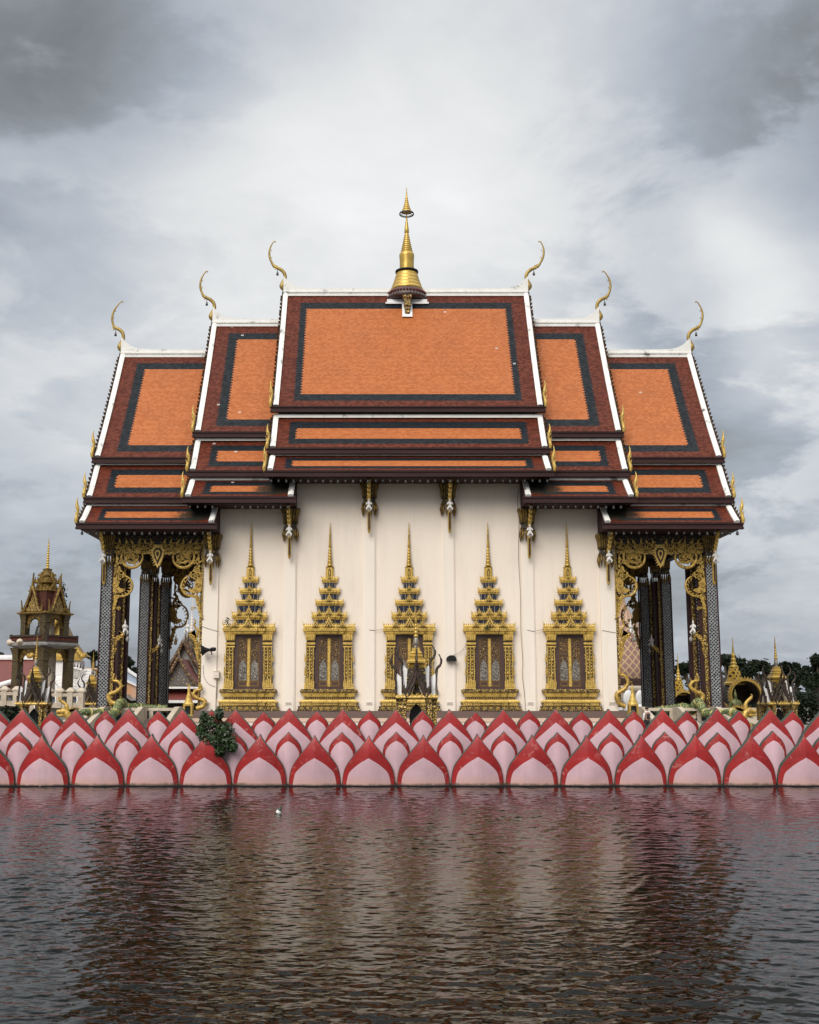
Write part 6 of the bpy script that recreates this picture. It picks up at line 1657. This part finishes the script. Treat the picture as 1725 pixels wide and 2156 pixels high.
arch_pavilion(1427.5, 1375, 1440, 1480, 28, 110, 'smaller gilded round arch with a lattice spire seen between the right porch columns')
M['green_gold'] = plain('green_gold_statue', (.20,.20,.07), (.10,.12,.045), 5, .4, .35, .4, 14)
V = [(0,0,.25),(0,0,.6),(0,0,1.0),(0,0,1.22),(0,-.02,1.42),(0,0,1.6),(0,0,1.95),(-.34,0,1.02),(-.48,-.06,.62),(-.3,-.34,.34),(.34,0,1.02),(.48,-.06,.62),(.3,-.34,.34),(-.36,-.2,.14),(-.62,-.4,.12),(-.1,-.55,.12),(.36,-.2,.14),(.62,-.4,.12),(.1,-.55,.12)]
E_ = [(0,1),(1,2),(2,3),(3,4),(4,5),(5,6),(2,7),(7,8),(8,9),(2,10),(10,11),(11,12),(0,13),(13,14),(14,15),(0,16),(16,17),(17,18)]
me = skin('seated_statue', V, E_, [.30,.24,.30,.10,.17,.12,.02,.13,.10,.07,.13,.10,.07,.19,.15,.09,.19,.15,.09], M['green_gold'])
o = bpy.data.objects.new('seated_statue', me); COL.objects.link(o); z = AZ(1508, 83.6); o.location = (AX(1549, 1480, 83.6), 83.6, z); kq = (AZ(1450, 83.6) - z)/1.97; o.scale = (kq*.95, kq*.9, kq); tag(o, 'green and gold seated crowned statue under the larger gilded arch', 'statue')
pd = MB(); p = o.location; pd.loft([(-1,-1),(1,-1),(1,1),(-1,1)], [(.95,1.6),(.95,1.75),(.8,1.82),(.8,z-.1),(.9,z)], (p.x, 83.9, 0)); q_ = pd.build('statue_pedestal', M['gold']); tag(q_, 'gilded pedestal under the seated green statue in the arch', 'pedestal')

# ------------------------------------------------------------------ trees
def tree(x, y, zb_, ztop, hw, label, seed, mat='leaf_dark', flat=False, n=2600, size=.5):
    rn = random.Random(seed); random.seed(seed)
    t = empty('tree', (x, y, zb_)); tag(t, label, 'tree', 'dark trees beyond the temple grounds')
    h = ztop - zb_; cl = []
    tops = []
    k = 13 if flat else 10
    for i in range(k):
        q = rn.uniform(-1, 1); w = rn.uniform(.16, .30)*hw
        zc = zb_ + h*((.78 - .22*q*q) if flat else rn.uniform(.42, .86)) + rn.uniform(-.05,.04)*h
        cc = (x + q*hw*.82, y + rn.uniform(-.6,.6)*hw*.7, min(zc, ztop - w*.5)); cl.append((cc, (w*1.25, w*1.25, w*(.55 if flat else .85)))); tops.append(cc)
    f = MB(); leaves(f, cl, n*2, size, 0, .1)
    for i in range(n//10):                              # stray twigs at the outline
        c, r = rn.choice(cl); a = rn.uniform(0, 6.3); d = rn.uniform(.95, 1.25)
        leaves(f, [((c[0]+r[0]*d*math.cos(a), c[1]+rn.uniform(-1,1)*r[1], c[2]+r[2]*d*abs(math.sin(a))), (.25,.25,.2))], 2, size*.7)
    for c, r in cl:                                     # dense inner boughs
        q = MB(); q.lathe([(0,-.72),(.42,-.55),(.62,-.2),(.66,.1),(.5,.45),(.22,.66),(0,.7)], (0,0,0), 9, 0, False)
        q.v = [(c[0]+p[0]*r[0]*rn.uniform(.8,1.15), c[1]+p[1]*r[1]*rn.uniform(.8,1.15), c[2]+p[2]*r[2]*rn.uniform(.85,1.1)) for p in q.v]; f.merge(q)
    f.build('crown', M[mat], t)
    tr_ = MB(); zf = zb_ + h*.35
    tr_.tube(crm([(x,y,zb_),(x+rn.uniform(-.2,.2),y,zb_+h*.18),(x,y,zf)],4), [.05*h]*3+[.04*h]*4+[.032*h]*2, 8)
    for cc in tops[:8]:
        m_ = Vector((x,y,zf)); e = Vector(cc); tr_.tube(crm([m_, (m_+e)/2+Vector((0,0,h*.04)), e],4), [.026*h]*3+[.017*h]*4+[.008*h]*2, 6)
    tr_.build('trunk', M['bark'], t)
G = 1.6
TREES = [
 (1455,1392,128,46,'dark spreading tree behind the smaller gilded arch, right of the statue robe',3,True),
 (1530,1371,140,52,'broad dark umbrella-shaped tree rising behind the larger gilded arch',5,True),
 (1600,1388,135,40,'dark tree filling the gap right of the larger gilded arch',6,True),
 (1668,1402,120,34,'dark tree directly behind the rightmost horned shrine',7,False),
 (1720,1383,112,40,'tall dark tree at the right edge of the photo',8,False),
 (1790,1385,118,44,'dark tree just outside the right edge beside the tallest tree',18,False),
 (282,1372,135,26,'dark tree seen between the two front column pairs of the left porch',9,False),
 (318,1392,140,22,'low dark tree behind the blue gabled shrine',10,False),
 (200,1376,130,14,'narrow dark tree left of the left porch columns',11,False),
 (12,1380,150,22,'distant dark tree behind the ridge of the red roofed hall',12,False),
 (40,1384,150,14,'small distant tree right above the red roofed hall ridge',13,False),
 (340,1380,128,14,'dark tree behind the dark rear columns of the left porch',14,False),
]
for u, vt, Y, hp, lab, sd_, fl_ in TREES:
    tree(AX(u, 1420, Y), Y, G, AZ(vt, Y)+.9, hp*Y/F, lab, sd_, 'leaf_dark', fl_, 3200 if hp > 30 else 1700, .36)
random.seed(77)
# far wood along the horizon, one mass
f = MB(); cl = []
for i in range(150):
    x = -150 + 2*i + random.uniform(-1,1); hh = random.uniform(2.2, 4.8) + (3.2 if x > 22 else 0); cl.append(((x, 190 + random.uniform(-4,6), 1.6+hh*.5), (2.6, 2.0, hh*.55)))
leaves(f, cl, 9000, 1.1, 0, .1); f.box(-160, 160, 194, 200, 1.6, 4.2)
o = f.build('far_trees', M['leaf_dark']); tag(o, 'far belt of dark trees closing the horizon', 'trees', None, 'stuff')
# dark hedges at both ends behind the wall
for sg, lab in ((-1, 'dark hedge under the balustrade at the left edge'), (1, 'dark hedge under the trees at the right edge')):
    random.seed(90+sg); f = MB()
    xa, xb = (AX(-60,1500,70), AX(28,1500,70)) if sg < 0 else (AX(1672,1500,88), AX(1800,1500,88)); yy = 70 if sg < 0 else 88
    zt = AZ(1487, yy) if sg < 0 else AZ(1455, yy)
    leaves(f, [((xa+(xb-xa)*i/9, yy+random.uniform(-.4,.4), (1.6+zt)/2), ((xb-xa)/12, .7, (zt-1.6)/2)) for i in range(10)], 2200, .28)
    o = f.build('hedge', M['leaf_dark']); tag(o, lab, 'hedge')
